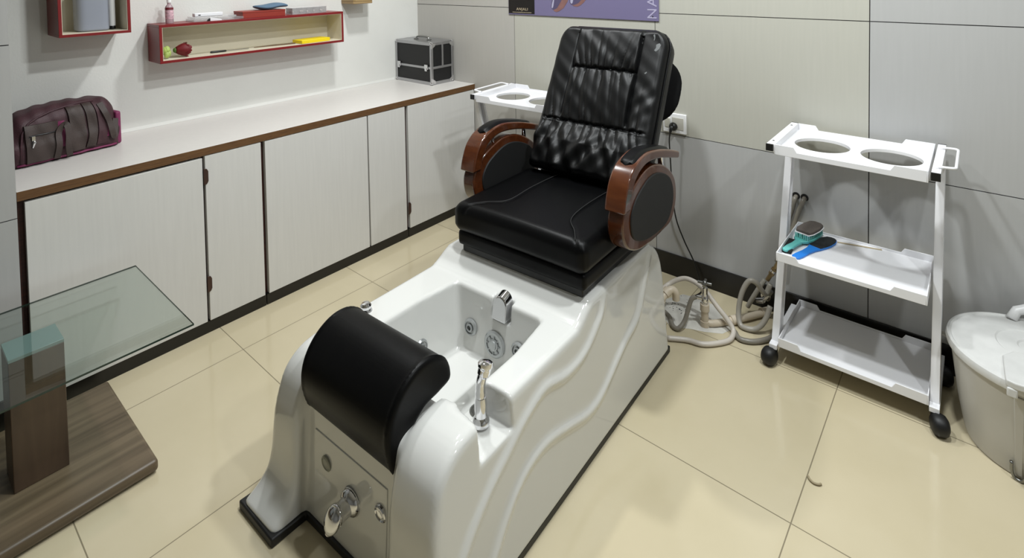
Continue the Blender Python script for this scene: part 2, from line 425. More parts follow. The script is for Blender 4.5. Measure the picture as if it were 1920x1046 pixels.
# footrest pillow
PIL = [(-.985,.415),(-.998,.470),(-1.045,.503),(-1.10,.504),(-1.153,.475),(-1.188,.425),(-1.196,.365),(-1.178,.300),(-1.158,.296),(-1.130,.35),(-1.08,.392),(-1.03,.40)]
PIL = [tuple(p)[:2] for p in catmull([(a,b,0) for a,b in PIL], 6, True)]
def pil_f(x, y, z):
    zz = z-.0*x
    p = sdpoly(y, zz, PIL)+.012
    d = smax(p, np.abs(x+.036)-.168, .012)-.010
    seam = np.abs(np.abs(x+.036)-.168)
    return d-.0025*np.exp(-(seam/.004)**2)
pil = obj('footrest_pillow', nets(pil_f, (-.24,-1.23,.27), (.165,-.95,.54), .0045), M_vinyl, spa, smooth=180, label='black vinyl footrest pillow')
# water fittings
def jet(x, y, z, d, r):
    d = Vector(d).normalized(); o = Vector((x, y, z)); j = MB()
    j.lathe([(r,0),(r,.005),(r*.82,.010),(r*.72,.0095),(r*.68,.005),(r*.5,.005),(r*.48,.011),(r*.30,.012),(r*.27,.003),(.001,.003)], o, d)
    return obj('water_jet', j, M_jet, tub, label='grey plated water jet')
bd = Vector((0, -1, .12))
jet(-.098,-.649,.278, bd, .026); jet(.097,-.649,.280, bd, .024)
jet(-.176,-.80,.262, (1,0,.16), .024)
dr = MB(); o = Vector((.004,-.650,.262)); r = .040
dr.lathe([(r,0),(r,.005),(r*.9,.009),(r*.72,.009),(r*.70,.006),(r*.46,.006),(r*.44,.010),(r*.34,.011),(r*.32,.015),(.002,.016)], o, bd)
qq = Vector((0,0,1)).rotation_difference(bd.normalized()).to_matrix()
for k in range(8):
    an = k*math.pi/4; c = Vector((math.cos(an), math.sin(an), 0))
    p0 = o+qq@(c*r*.46+Vector((0,0,.0075))); p1 = o+qq@(c*r*.72+Vector((0,0,.0075))); dr.tube([p0, p1], .0022, 6)
obj('suction_grille', dr, M_jet, tub, label='large round grey suction grille')
obj('drain', MB().lathe([(.030,0),(.030,.003),(.025,.006),(.021,.003),(.019,.003),(.017,.007),(.002,.009)], (.045,-.775,.1445)), M_steel, tub, label='round steel floor drain')
spt = MB(); sp_ = [(-.027,0)]+[(.027*math.cos(t), .046+.029*math.sin(t)) for t in np.linspace(math.pi, 0, 17)]+[(.027,0)]
n_ = len(sp_)
A = [Vector((.020+x, -.604-.004*(z/.07), .350+z)) for x, z in sp_]; B = [Vector((.020+x, -.652+.012*(z/.075), .343+z*.95)) for x, z in sp_]
spt.add(A+B, [tuple(range(n_)), tuple(range(2*n_-1, n_-1, -1))]+[(i, (i+1) % n_, (i+1) % n_+n_, i+n_) for i in range(n_)])
obj('water_spout', spt, M_chr, tub, bevel=.003, bseg=3, label='chrome arched waterfall spout')
# hand shower
sh = MB(); b0 = Vector((.222,-.968,.324))
sh.lathe([(.021,0),(.021,.010),(.017,.016),(.013,.02),(.0155,.022),(.0155,.058),(.013,.070)], b0, (.02,-.02,1))
obj('shower_holder', sh, M_chr, tub)
hs = MB(); hs.tube(catmull([b0+Vector(p) for p in ((0,-.001,.060),(.001,-.002,.085),(.004,-.002,.11),(.010,.001,.132),(.013,.004,.150),(.012,.006,.163))], 5), [.013]*5+[.012]*5+[.0125]*5+[.016]*5+[.0185]*4+[.015,.005])
obj('hand_shower', hs, M_chr, tub, label='chrome hand shower')
kl = MB(); kl.lathe([(.020,0),(.020,.005),(.016,.012),(.017,.02),(.012,.027),(.002,.029)], (-.285,-.925,.398))
obj('diverter_knob', kl, M_chr, tub, label='chrome knob on the rim')

# ---- chair
obj('seat_frame', MB().box((-.238,-.532,.444), (.258,-.02,.478)), M_plas, spa, bevel=.004)
def sb_f(x, y, z):
    d = sdbox(x, y, z, (.010,-.285,.496), (.262,.26,.027), .012)
    return d
obj('seat_border', nets(sb_f, (-.28,-.57,.45), (.30,0,.55), .006), M_vinyl, spa, smooth=180, label='black vinyl lower seat border')
SE1 = [(-.215,-.57),(-.15,-.50),(-.088,-.445),(-.088,-.302),(-.083,-.066)]
SE2 = [(.262,-.57),(.215,-.50),(.168,-.441),(.155,-.319),(.16,-.10)]
SE1 = [tuple(p)[:2] for p in catmull([(a,b,0) for a,b in SE1], 6)]; SE2 = [tuple(p)[:2] for p in catmull([(a,b,0) for a,b in SE2], 6)]
def seat_f(x, y, z):
    crown = .012*np.clip(1-((x-.01)/.27)**2, 0, 1)*np.clip(1-((y+.32)/.27)**2, 0, 1)
    d = sdbox(x, y, z-crown, (.010,-.325,.571), (.272,.236,.053), .034)
    sm = np.minimum(dline(x, y, SE1), dline(x, y, SE2))
    d = d+.003*np.exp(-(sm/.004)**2)*np.clip((z-.59)/.01, 0, 1)
    side = np.abs(np.abs(x-.01)-.264)
    d = d-.003*np.exp(-(side/.004)**2)*np.clip((-.54-y)/.01, 0, 1)
    return d
seat = obj('seat_cushion', nets(seat_f, (-.29,-.59,.50), (.31,-.07,.66), .005), M_vinyl, spa, smooth=180, label='black vinyl seat cushion')
for SE in (SE1, SE2):
    stm = MB(); pts = [(a-.004, b, .627+.012*max(0,1-((a-.01)/.27)**2)*max(0,1-((b+.32)/.27)**2)-.004*max(0,(-.53-b)/.04)) for a, b in SE if b > -.55]
    stm.tube(pts, .0011, 6); obj('stitching', stm, M_seam, seat)

# backrest: gathered cushion on a reclined plane
L_ = .608; E = np.array([0,.28,.54])/L_; NN = np.array([0,-.54,.28])/L_; P0 = np.array([.020,-.115,.645])
def backpt(x, s, n): return P0+np.array([x,0,0])+E*s+NN*n
rng = np.random.RandomState(3)
def wob(x, ks, ph): return sum(np.sin(2*np.pi*x/k+p) for k, p in zip(ks, ph))/len(ks)
nx, ns = 170, 200
HW = .252
u = np.linspace(-1, 1, nx); s_ = np.linspace(-.012, L_+.006, ns)
def halfw(s):
    r = .075; d = np.clip(s-(L_+.006-r), 0, r)
    return HW-r+np.sqrt(np.maximum(r*r-d*d, 0))-.010*np.clip((.12-s)/.13, 0, 1)
Sg, U = np.meshgrid(s_, u, indexing='ij'); HWs = halfw(Sg); Xg = U*HWs
e = np.minimum(np.minimum(HWs-np.abs(Xg), L_+.006-Sg), Sg+.012)
ro = np.sqrt(np.clip(1-(1-np.clip(e/.028, 0, 1))**2, 0, 1))
H = .030*ro
cen = np.clip((.150-np.abs(Xg))/.012, 0, 1)
side = 1-cen
H += .010*side*np.sqrt(np.clip(1-((np.abs(Xg)-.20)/.06)**2, 0, 1))*ro
GRB = [.700*L_, .318*L_]; GR = [g_+.0030*wob(Xg, (.045,.031,.07), (0.3+k_,1.9,4.1)) for k_, g_ in enumerate(GRB)]
H += .018*cen*ro*np.clip(np.abs(np.sin(np.pi*(Sg-GRB[0])/(GRB[0]-GRB[1]))), 0, 1)**.6
def puffs(gr, sgn, amp, ln, pitch, fan, wid, mask, lean=0.):
    kn = np.cumsum(rng.uniform(.65, 1.4, int(2.6*wid/pitch)+8)*pitch); kn -= kn[len(kn)//2]
    d = np.clip(sgn*(Sg-gr), 0, 1); xe = (Xg-lean*d)/(1+fan*d)
    ph = np.interp(xe, kn, np.arange(len(kn)))
    am = np.interp(xe, kn, rng.uniform(.55, 1.3, len(kn))); lm = np.interp(xe, kn, rng.uniform(.55, 1.5, len(kn)))*ln
    p_ = np.abs(np.sin(np.pi*ph))**.75
    return amp*am*p_*np.exp(-d/lm)*np.clip(.25+sgn*(Sg-gr)/.010, 0, 1)*(sgn*(Sg-gr) > 0)*mask*ro
wide = np.clip((.235-np.abs(Xg))/.02, 0, 1)
H += puffs(GR[0], 1, .0125, .085, .034, 3.2, .16, cen)
H += puffs(GR[0], -1, .0105, .060, .036, .8, .16, cen, .10)
H += puffs(GR[0], -1, .0060, .30, .075, .0, .16, cen, .06)
H += puffs(GR[1], 1, .0105, .060, .036, .5, .24, wide, -.12)
H += puffs(GR[1], -1, .0125, .070, .044, 1.2, .24, wide, .15)
for gi, gr in enumerate(GR):
    cc = cen if gi == 0 else wide
    H -= .0045*cc*np.exp(-((Sg-gr)/.005)**2)*ro
    H += .0028*cc*wob(Xg, (.0125,.0155,.019), rng.rand(3)*6.28)*np.exp(-np.abs(Sg-gr)/.012)*ro
seamx = np.minimum(np.abs(Xg+.145), np.abs(Xg-.145))
H -= .011*np.exp(-(seamx/.0040)**2)*(Sg < L_-.03)*np.clip((Sg-GRB[1])/.03, 0, 1)
# loose lower flap billowing in big folds
low = np.clip((GRB[1]-.015-Sg)/.07, 0, 1)
H += low*ro*(.022+.009*wob(Xg*1.1+.55*Sg, (.17,.10,.07), (0.4,2.1,4.0))+.008*wob(Xg-.9*Sg, (.12,.08), (1.0,3.0)))
H += .002*wob(Xg+1.3*Sg, (.12,.09,.21), (1,2,3))*ro
H += .0018*side*(Xg > 0)*wob(Sg-.8*Xg, (.085,.06), (0,1.3))*ro*np.clip((.42-Sg)/.1, 0, 1)
vs = []; fs = []
for i in range(ns):
    for j in range(nx): vs.append(tuple(backpt(Xg[i,j], Sg[i,j], H[i,j])))
for i in range(ns):
    for j in (range(nx)): vs.append(tuple(backpt(Xg[i,j], Sg[i,j], -.030)))
nv = ns*nx
for i in range(ns-1):
    for j in range(nx-1):
        a_ = i*nx+j; fs.append((a_, a_+1, a_+nx+1, a_+nx)); fs.append((nv+a_, nv+a_+nx, nv+a_+nx+1, nv+a_+1))
ring = [j for j in range(nx)]+[i*nx+nx-1 for i in range(1, ns)]+[(ns-1)*nx+j for j in range(nx-2, -1, -1)]+[i*nx for i in range(ns-2, 0, -1)]
for a_, b_ in zip(ring, ring[1:]+ring[:1]): fs.append((a_, nv+a_, nv+b_, b_))
def weather(M):
    nt = M.node_tree; N = nt.nodes; L = nt.links; b = N['Principled BSDF']
    return M
back = obj('backrest', (vs, fs), M_vinyl2, spa, smooth=50, label='black leatherette backrest with gathered centre')
# piping round the outline, side boxing, rear shell
def outline(inset, n):
    pts = []
    for s in np.linspace(0, L_+.006-inset, 40): pts.append((float(halfw(np.array(s+inset*.3)))-inset, s))
    top = [(x, L_+.006-inset) for x in np.linspace(pts[-1][0], -pts[-1][0], 24)][1:-1]
    full = pts+top+[(-x, s) for x, s in reversed(pts)]
    return [tuple(backpt(x, s, n)) for x, s in full]
pp = MB(); pp.tube(outline(-.002, .002), .0035, 8); obj('piping', pp, M_vinyl, back)
shl = MB(); o1 = outline(.004, -.028); o2 = outline(.006, -.062); o3 = outline(.05, -.085); n_ = len(o1)
shl.add(o1+o2+o3, [(i, i+1, i+1+n_, i+n_) for i in range(n_-1)]+[(n_+i, n_+i+1, 2*n_+i+1, 2*n_+i) for i in range(n_-1)]+[tuple(range(n_)), tuple(range(3*n_-1, 2*n_-1, -1)), (n_-1, 0, n_, 2*n_-1), (2*n_-1, n_, 2*n_, 3*n_-1)])
obj('back_shell', shl, M_boxing, spa, label='charcoal side panel and rear shell')
def hgt(x, s):
    i = int(np.argmin(np.abs(s_-s))); j = int(np.argmin(np.abs(Xg[i]-x))); return float(H[i,j])
def patch(pts):
    sc = MB(); P = [tuple(backpt(x-.02, s, hgt(x-.02, s)+.0008)) for x, s in pts]; sc.add(P, [tuple(range(len(P)))]); obj('scuff_mark', sc, M_scuff, back, label='pale scuff')
patch([(.209,.583),(.214,.588),(.218,.581),(.219,.570),(.217,.560),(.214,.563),(.215,.572)])
patch([(.228,.545),(.240,.552),(.247,.545),(.243,.528),(.232,.516),(.224,.520),(.230,.532)])
patch([(.203,.425),(.211,.431),(.213,.426),(.206,.420)])
# headrest cushion hanging behind the backrest
def head_f(x, y, z):
    xl = x-.028; s = (y-P0[1])*E[1]+(z-P0[2])*E[2]; n = (y-P0[1])*NN[1]+(z-P0[2])*NN[2]
    q = np.sqrt((np.abs(xl)/.268)**2.6+(np.abs(s-.405)/.165)**2.6)**(2/2.6)
    return (np.sqrt(q**2+((n+.122)/.048)**2)-1)*.045
obj('headrest', nets(head_f, (-.27,.05,.70), (.33,.38,1.25), .008), M_matte, spa, smooth=180, label='black headrest cushion flipped over behind the backrest')
st = MB(); st.add([tuple(backpt(x, s, n)) for x in (-.06,.06) for s, n in ((L_+.004,.0),(L_+.012,-.02),(L_+.010,-.06),(.55,-.105))]+[tuple(backpt(x, s-.004, n-.003)) for x in (-.06,.06) for s, n in ((L_+.004,.0),(L_+.012,-.02),(L_+.010,-.06),(.55,-.105))],
    [(0,1,5,4),(1,2,6,5),(2,3,7,6),(8,12,13,9),(9,13,14,10),(10,14,15,11),(0,8,9,1),(1,9,10,2),(2,10,11,3),(4,5,13,12),(5,6,14,13),(6,7,15,14),(0,4,12,8),(3,11,15,7)])
obj('headrest_strap', st, M_vinyl, spa)

# armrests
DP = [(-.432,.655),(-.415,.585),(-.345,.540),(-.255,.524),(-.13,.522),(-.045,.532),(.0,.60),(-.018,.684),(-.11,.752),(-.225,.781),(-.335,.755),(-.402,.71)]
DI = [(-.384,.64),(-.365,.590),(-.30,.556),(-.19,.540),(-.09,.548),(-.038,.612),(-.062,.69),(-.15,.738),(-.24,.748),(-.33,.716),(-.372,.68)]
DP = [tuple(p)[:2] for p in catmull([(a,b,0) for a,b in DP], 6, True)]; DI = [tuple(p)[:2] for p in catmull([(a,b,0) for a,b in DI], 6, True)]
RB = [(-.440,.690),(-.428,.735),(-.402,.785),(-.350,.822),(-.265,.838),(-.160,.822),(-.06,.795),(.015,.770)]
RBi = [(-.392,.690),(-.384,.728),(-.362,.766),(-.322,.792),(-.26,.804),(-.165,.793),(-.07,.768),(.012,.745)]
RB = [tuple(p)[:2] for p in catmull([(a,b,0) for a,b in RB], 6)]; RBi = [tuple(p)[:2] for p in catmull([(a,b,0) for a,b in RBi], 6)]
def armrest(sgn, lab):
    X = lambda v: .010+sgn*(v-.010)
    def pr(mb, poly, a, b): return mb.prism(poly, 'x', min(X(a), X(b)), max(X(a), X(b)))
    d = obj('armrest', pr(MB(), DP, .290, .345), M_wood, spa, bevel=.006, bseg=3, label=lab)
    obj('side_pad', pr(MB(), DI, .338, .350), M_cloth, d, bevel=.003, label='black padded inset')
    obj('side_pad', pr(MB(), DI, .285, .297), M_cloth, d, bevel=.003, label='black padded inset')
    obj('arm_rail', pr(MB(), RB+RBi[::-1], .283, .353), M_wood, d, bevel=.006, bseg=3, label='curved mahogany arm rail')
    # black pad on top of the rail
    lo, hi = 17, 38
    pad = MB(); top = RB[lo:hi]; n = len(top); W = 9
    def nrm(i):
        a_ = Vector((top[max(i-1,0)][0], top[max(i-1,0)][1])); b_ = Vector((top[min(i+1,n-1)][0], top[min(i+1,n-1)][1])); t = (b_-a_).normalized(); return Vector((-t.y, t.x))
    P = []
    for i in range(n):
        f = i/(n-1); wdt = .026*min(1, math.sqrt(max(0, 1-(1-min(f/.12, 1))**2)))*min(1, math.sqrt(max(0, 1-(1-min((1-f)/.12, 1))**2)))+.0015
        for k in range(W):
            t = -1+2*k/(W-1); h = .010*math.sqrt(max(0, 1-abs(t)**3))*min(1, wdt/.026)
            nn = nrm(i); P.append((X(.318+t*wdt), top[i][0]+nn.x*(h-.001), top[i][1]+nn.y*(h-.001)))
    b0_ = len(P)
    for i in range(n):
        nn = nrm(i); f = i/(n-1)
        for k in (0, W-1):
            p = P[i*W+k]; P.append((p[0], p[1]-nn.x*.004, p[2]-nn.y*.004))
    F_ = [(i*W+k, i*W+k+1, (i+1)*W+k+1, (i+1)*W+k) for i in range(n-1) for k in range(W-1)]
    F_ += [(i*W, (i+1)*W, b0_+2*i+2, b0_+2*i) for i in range(n-1)]+[(i*W+W-1, b0_+2*i+1, b0_+2*i+3, (i+1)*W+W-1) for i in range(n-1)]
    pad.add(P, F_); obj('arm_pad', pad, M_vinyl, d, label='black padded arm top')
    for (yy, z0, z1, rr) in ((-.075,.735,.775,.011), (-.285,.765,.80,.008)):
        obj('arm_post', MB().tube([(X(.318), yy, z0), (X(.318), yy-.004, z1)], rr, 16), M_chr, d, label='short chrome post')
armrest(1, 'right mahogany armrest'); armrest(-1, 'left mahogany armrest')
obj('recline_bracket', MB().box((-.225,-.06,.50), (.245,.0,.66)), M_plas, spa, bevel=.006)
obj('seat_rail', MB().prism([(-.30,.512),(.03,.512),(.06,.545),(.03,.55),(-.30,.53)], 'x', .262, .30), M_plas, spa, bevel=.003)

# ================================================================== TROLLEYS
def rimmed_tray(mb, x0, x1, y0, y1, zb, zs_, zt, holes=()):
    """tray: floor at zs_, aprons from zb, rim low at zs_+.006 in the middle and zt at the ends"""
    t = .0035
    if holes:
        # plate with round holes, one cell per hole
        cells = [(x0, (x0+x1)/2), ((x0+x1)/2, x1)]
        for (cx, cy, r), (a, b) in zip(holes, cells):
            cor = [math.atan2(yy-cy, xx-cx) for xx in (a, b) for yy in (y0, y1)]
            an = sorted(set([2*math.pi*k/72-math.pi for k in range(72)]+cor))
            def edge(th):
                dx, dy = math.cos(th), math.sin(th); k = 1e9
                if abs(dx) > 1e-9: k = min(k, ((b if dx > 0 else a)-cx)/dx)
                if abs(dy) > 1e-9: k = min(k, ((y1 if dy > 0 else y0)-cy)/dy)
                return cx+dx*k, cy+dy*k
            n = len(an); V = []
            for th in an:
                ex, ey = edge(th); hx, hy = cx+r*math.cos(th), cy+r*math.sin(th)
                V += [(hx, hy, zs_), (ex, ey, zs_), (hx, hy, zs_-.012), (ex, ey, zs_-.004)]
            Fc = []
            for i in range(n):
                j = (i+1) % n
                Fc += [(4*i, 4*i+1, 4*j+1, 4*j), (4*i, 4*j, 4*j+2, 4*i+2), (4*i+2, 4*j+2, 4*j+3, 4*i+3)]
            mb.add(V, Fc)
    else:
        mb.box((x0, y0, zs_-.004), (x1, y1, zs_))
    W = x1-x0; zl = zs_+.0065
    prof = [(x0, zb), (x1, zb), (x1, zt), (x1-.19*W, zt), (x1-.215*W, zl), (x0+.165*W, zl), (x0+.14*W, zt), (x0, zt)]
    mb.prism(prof, 'y', y0-t, y0); mb.prism(prof, 'y', y1, y1+t)
    mb.box((x0-t, y0-t, zb), (x0, y1+t, zt)); mb.box((x1, y0-t, zb), (x1+t, y1+t, zt))
def trolley(label, loc, rz):
    t = thing('salon_trolley', label, 'trolley', loc, rz, 'white salon trolleys with round holes')
    mb = MB(); rimmed_tray(mb, -.218, .212, -.166, .166, .785, .797, .821, ((-.103, 0, .088), (.105, 0, .088))); obj('top_tray', mb, M_white, t, bevel=.001)
    mb = MB(); rimmed_tray(mb, -.213, .212, -.155, .148, .400, .408, .431); obj('middle_tray', mb, M_white, t, bevel=.001)
    mb = MB(); rimmed_tray(mb, -.213, .216, -.128, .172, .072, .080, .104); obj('bottom_tray', mb, M_white, t, bevel=.001)
    for sx, xo in ((-1, -.2335), (1, .2335)):
        br = obj('end_bar', MB().box((xo-.0115, -.172, .797), (xo+.0115, .172, .8205)), M_white, t, bevel=.001)
        for yy in (-.1745, .1745):
            obj('end_cap', MB().box((xo-.0118, yy-.003, .7967), (xo+.0118, yy+.003, .8208)), M_plas, br, label='black plastic end cap')
        # leaning post with an open channel facing inwards
        po = MB(); xa, xb = (xo-.0125, xo+.0115) if sx > 0 else (xo-.0115, xo+.0125)
        for (y_a, y_b, x_a, x_b) in ((-.0275,-.0145,xa,xb), (.0145,.0275,xa,xb), (-.0145,.0145,(xb-.004 if sx > 0 else xa),(xb if sx > 0 else xa+.004))):
            zz0, zz1 = .058, .797; o0, o1 = -.085, .128
            V = [(x_a,y_a+o0,zz0),(x_b,y_a+o0,zz0),(x_b,y_b+o0,zz0),(x_a,y_b+o0,zz0),(x_a,y_a+o1,zz1),(x_b,y_a+o1,zz1),(x_b,y_b+o1,zz1),(x_a,y_b+o1,zz1)]
            po.add(V, [(0,3,2,1),(4,5,6,7),(0,1,5,4),(1,2,6,5),(2,3,7,6),(3,0,4,7)])
        obj('post', po, M_white, t, bevel=.0008)
        ft = obj('foot_bracket', MB().box((xo-.013, -.135, .058), (xo+.013, .178, .074)), M_white, t, bevel=.001)
        for yy in (-.118, .150):
            ca = MB(); ca.tube([(xo, yy, .058), (xo, yy, .044)], .008, 12)
            cx = xo-.010 if sx < 0 else xo+.014; cy = yy-.022
            ca.box((xo-.010, yy-.022, .030), (xo+.010, yy+.010, .050))
            ca.lathe([(.004,-.0235),(.018,-.0225),(.027,-.017),(.031,-.008),(.031,.008),(.027,.017),(.018,.0225),(.004,.0235)], (cx, cy, .0312), (1, .35*sx, 0), 28)
            obj('caster', ca, M_rub, t, label='black twin wheel caster')
    hd = MB(); hp = [(.232,.112,.8235)]+[tuple(p) for p in catmull([(.25,.112,.826),(.270,.110,.827),(.278,.102,.827),(.279,.09,.827)], 4)]+[tuple(p) for p in catmull([(.279,-.10,.827),(.278,-.112,.827),(.270,-.119,.827),(.25,-.12,.826)], 4)]+[(.232,-.12,.8235)]
    hd.tube(hp, .0042, 10); hd.tube([(.226,.112,.822),(.238,.112,.824)], .006, 10); hd.tube([(.226,-.12,.822),(.238,-.12,.824)], .006, 10)
    obj('handle', hd, M_white, t, label='white wire push handle')
    for yy in (-.125,.125): obj('screw', MB().lathe([(.0042,0),(.0036,.0015),(.0005,.0018)], (-.2335, yy, .8205), (0,0,1), 10), M_steel, t)
    return t
trolley('white trolley on the right with brushes on its middle tray, beside the bin', (2.565, -.207, 0), 0)
trolley('white trolley behind the left armrest in the corner by the cabinets', (1.150, -.250, 0), R(183))

# ================================================================== WALL SHELVES
def box_shelf(label, y0, y1, z0, z1, d, mo, mi_, th=.012):
    t = thing('box_shelf', label, 'shelf', (0, (y0+y1)/2, z0), 0, 'box shelves on the left wall')
    h = (y1-y0)/2; H_ = z1-z0
    fm = MB(); x0 = .001
    for lo, hi in (((x0,-h,0),(d,h,th)), ((x0,-h,H_-th),(d,h,H_)), ((x0,-h,th),(d,-h+th,H_-th)), ((x0,h-th,th),(d,h,H_-th))): fm.box(lo, hi)
    obj('frame', fm, mo, t, bevel=.0008)
    ln = MB(); q = .0016
    for lo, hi in (((x0,-h+th,th),(.005,h-th,H_-th)), ((.005,-h+th,th),(d-.002,h-th,th+q)), ((.005,-h+th,H_-th-q),(d-.002,h-th,H_-th)), ((.005,-h+th,th+q),(d-.002,-h+th+q,H_-th-q)), ((.005,h-th-q,th+q),(d-.002,h-th,H_-th-q))): ln.box(lo, hi)
    obj('lining', ln, mi_, t, label='cream inner lining')
    return t
box_shelf('deep red box shelf at the upper left holding a translucent jug', -1.952, -1.712, 1.216, 1.50, .19, M_red, M_cream, .011)
box_shelf('long low deep red box shelf with a cream inside and small things on top', -1.597, -.672, 1.0625, 1.2345, .152, M_red, M_cream, .012)
tn = thing('wall_box', 'tan wooden wall box with only its bottom showing at the top edge', 'wall box', (.001, -.515, 1.269))
tm_ = MB(); tm_.box((0,-.07,0),(.125,.062,.012)); tm_.box((0,-.07,.012),(.125,-.060,.24)); tm_.box((0,.052,.012),(.125,.062,.24)); tm_.box((.115,-.060,.012),(.125,.052,.24)); tm_.box((0,-.060,.012),(.006,.052,.24))
obj('body', tm_, M_tan, tn, bevel=.003)
obj('lid', MB().box((0,-.072,.2405),(.128,.064,.25)), M_tan, tn, bevel=.002)

# contents ---------------------------------------------------------
def clear(name, tint, opacity=.25, rough=.08):
    M = bpy.data.materials.new(name); M.use_nodes = True; nt = M.node_tree; N = nt.nodes; L = nt.links
    for n in list(N): N.remove(n)
    out = N.new('ShaderNodeOutputMaterial'); tr = N.new('ShaderNodeBsdfTransparent'); tr.inputs[0].default_value = (*lin(tint), 1)
    pb = N.new('ShaderNodeBsdfPrincipled'); pb.inputs['Base Color'].default_value = (*lin(tint), 1); pb.inputs['Roughness'].default_value = rough
    mx = N.new('ShaderNodeMixShader'); fr_ = N.new('ShaderNodeLayerWeight'); fr_.inputs[0].default_value = .25
    mr = N.new('ShaderNodeMapRange'); mr.inputs[3].default_value = opacity; mr.inputs[4].default_value = min(1, opacity+.6)
    L.new(fr_.outputs['Fresnel'], mr.inputs[0]); L.new(mr.outputs[0], mx.inputs[0]); L.new(tr.outputs[0], mx.inputs[1]); L.new(pb.outputs[0], mx.inputs[2]); L.new(mx.outputs[0], out.inputs[0])
    return M
M_clear = clear('clear_plastic', (.95, .95, .95), .18)
M_jug = clear('translucent_bluish_plastic', (.70, .72, .77), .62, .25)
M_blue = mat('dusty_blue_fabric', (.32, .42, .51), .7, bump=.3, bscale=300)
M_teal = mat('teal_plastic', (.38, .72, .70), .35)
M_bluep = mat('bright_blue_plastic', (.13, .47, .82), .35)
M_pum = mat('grey_brown_abrasive', (.34, .31, .29), .9, noise=.15, nscale=300, bump=.6, bscale=900)
M_grit = mat('black_abrasive', (.07, .08, .085), .85, bump=.5, bscale=1200)
M_yel = mat('yellow_plastic', (.93, .82, .05), .5)
M_orange = mat('red_orange_card', (.56, .19, .14), .5)
M_brass = mat('bronze_metal', (.50, .42, .34), .35, .7)

j = thing('jug', 'translucent bluish plastic jug inside the upper left red shelf', 'jug', (.098, -1.826, 1.2295))
jm = MB(); jm.prism([(math.copysign(abs(math.cos(a))**.5, math.cos(a))*.050, math.copysign(abs(math.sin(a))**.5, math.sin(a))*.056) for a in np.linspace(0, 2*math.pi, 40, endpoint=False)], 'z', 0, .17)
obj('body', jm, M_jug, j, bevel=.008, bseg=3)
obj('liquid', MB().prism([(math.copysign(abs(math.cos(a))**.5, math.cos(a))*.047, math.copysign(abs(math.sin(a))**.5, math.sin(a))*.053) for a in np.linspace(0, 2*math.pi, 40, endpoint=False)], 'z', .004, .108), clear('bluish_liquid', (.60, .62, .70), .7, .3), j)
obj('neck', MB().lathe([(.034,.17),(.022,.19),(.022,.215),(.024,.217),(.024,.235),(.001,.236)], (0,0,0)), M_wplas, j)
tb = thing('tube', 'white plastic tube standing in the upper left red shelf beside the jug', 'tube', (.10, -1.757, 1.2295))
obj('cap', MB().lathe([(.010,0),(.011,.002),(.011,.012),(.010,.014),(.001,.014)], (0,.002,0)), M_plas, tb, label='black cap')
obj('body', MB().lathe([(.0105,.0142),(.0115,.02),(.012,.13),(.007,.19),(.001,.19)], (0,.002,0), seg=20), M_wplas, tb)

ZT = 1.2347
b = thing('nail_polish_remover_bottle', 'small clear bottle with a pink label at the left end of the long red shelf', 'bottle', (.085, -1.532, ZT))
b.name = 'small_bottle'
obj('body', MB().lathe([(.0155,0),(.0165,.004),(.0165,.068),(.014,.078),(.0075,.086),(.0075,.094),(.001,.094)]), clear('pinkish_clear_plastic', (.86, .78, .80), .45), b)
obj('label', MB().lathe([(.0167,.020),(.0170,.020),(.0170,.060),(.0167,.060)]), mat('pink_white_label', (.80, .66, .70), .5, noise=.4, nscale=160), b, label='pink and white paper label')
obj('band', MB().lathe([(.0168,.062),(.0171,.062),(.0171,.070),(.0166,.072)]), mat('dark_red_band', (.42, .12, .16), .4), b, label='dark red band')
obj('cap', MB().lathe([(.009,.094),(.009,.108),(.008,.11),(.001,.11)]), M_wplas, b)

cc = thing('clear_case', 'flat clear plastic case with white implements on the long red shelf', 'case', (.078, -1.335, ZT))
obj('base', MB().box((-.05,-.110,0),(.05,.118,.011)), M_clear, cc, bevel=.002)
obj('lid', MB().box((-.046,-.104,.0115),(.046,.085,.021)), M_clear, cc, bevel=.002)
dv = thing('handset', 'long white handset lying on top of the clear case', 'tool', (.095, -1.372, ZT+.0215), R(3))
obj('body', MB().box((-.014,-.064,0),(.014,.066,.017)), M_white, dv, bevel=.003)
obj('button', MB().box((.0135,-.048,.006),(.0150,-.038,.010)), M_plas, dv, label='dark button')
dv = thing('clip', 'small white wedge clip leaning on the front of the clear case', 'tool', (.1345, -1.358, ZT), R(0))
obj('body', MB().prism([(-.020,0),(.034,.0),(.030,.006),(-.016,.017),(-.020,.014)], 'x', -.005, .005), M_white, dv, bevel=.001)
obj('tip', MB().prism([(-.032,0),(-.0205,0),(-.0205,.013),(-.028,.008)], 'x', -.005, .005), M_plas, dv, label='black tip')
rb = thing('red_box', 'flat red-orange box on the long red shelf under the blue pouch', 'box', (.075, -1.105, ZT))
obj('box_base', MB().box((-.05,-.115,0),(.05,.105,.024)), M_orange, rb, bevel=.001)
obj('box_lid', MB().box((-.051,-.116,.0243),(.051,.106,.033)), M_orange, rb, bevel=.001)
def pouch_f(x, y, z):
    q = (np.abs(x/.055)**2.4+np.abs(y/.088)**2.4)**(1/2.4)
    th = .013*np.sqrt(np.clip(1-q**2, 0.0, 1))+.001
    return np.maximum((q-1)*.05, np.abs(z-.017-.004*np.sin(y*40))-th)*.6
po = obj('pouch', nets(pouch_f, (-.07,-.10,-.004), (.07,.10,.042), .003), M_blue, None, smooth=180, loc=(.078, -1.055, ZT+.0332))
setprops(po, 'dusty blue soft pouch lying on the flat red box', 'pouch')
og = thing('pill_organiser', 'clear plastic box of compartments at the right end of the long red shelf', 'organiser', (.085, -.858, ZT))
om = MB(); om.box((-.035,-.10,0),(.035,.10,.003))
for yy in np.linspace(-.10, .098, 6): om.box((-.035,yy,.003),(.035,yy+.002,.032))
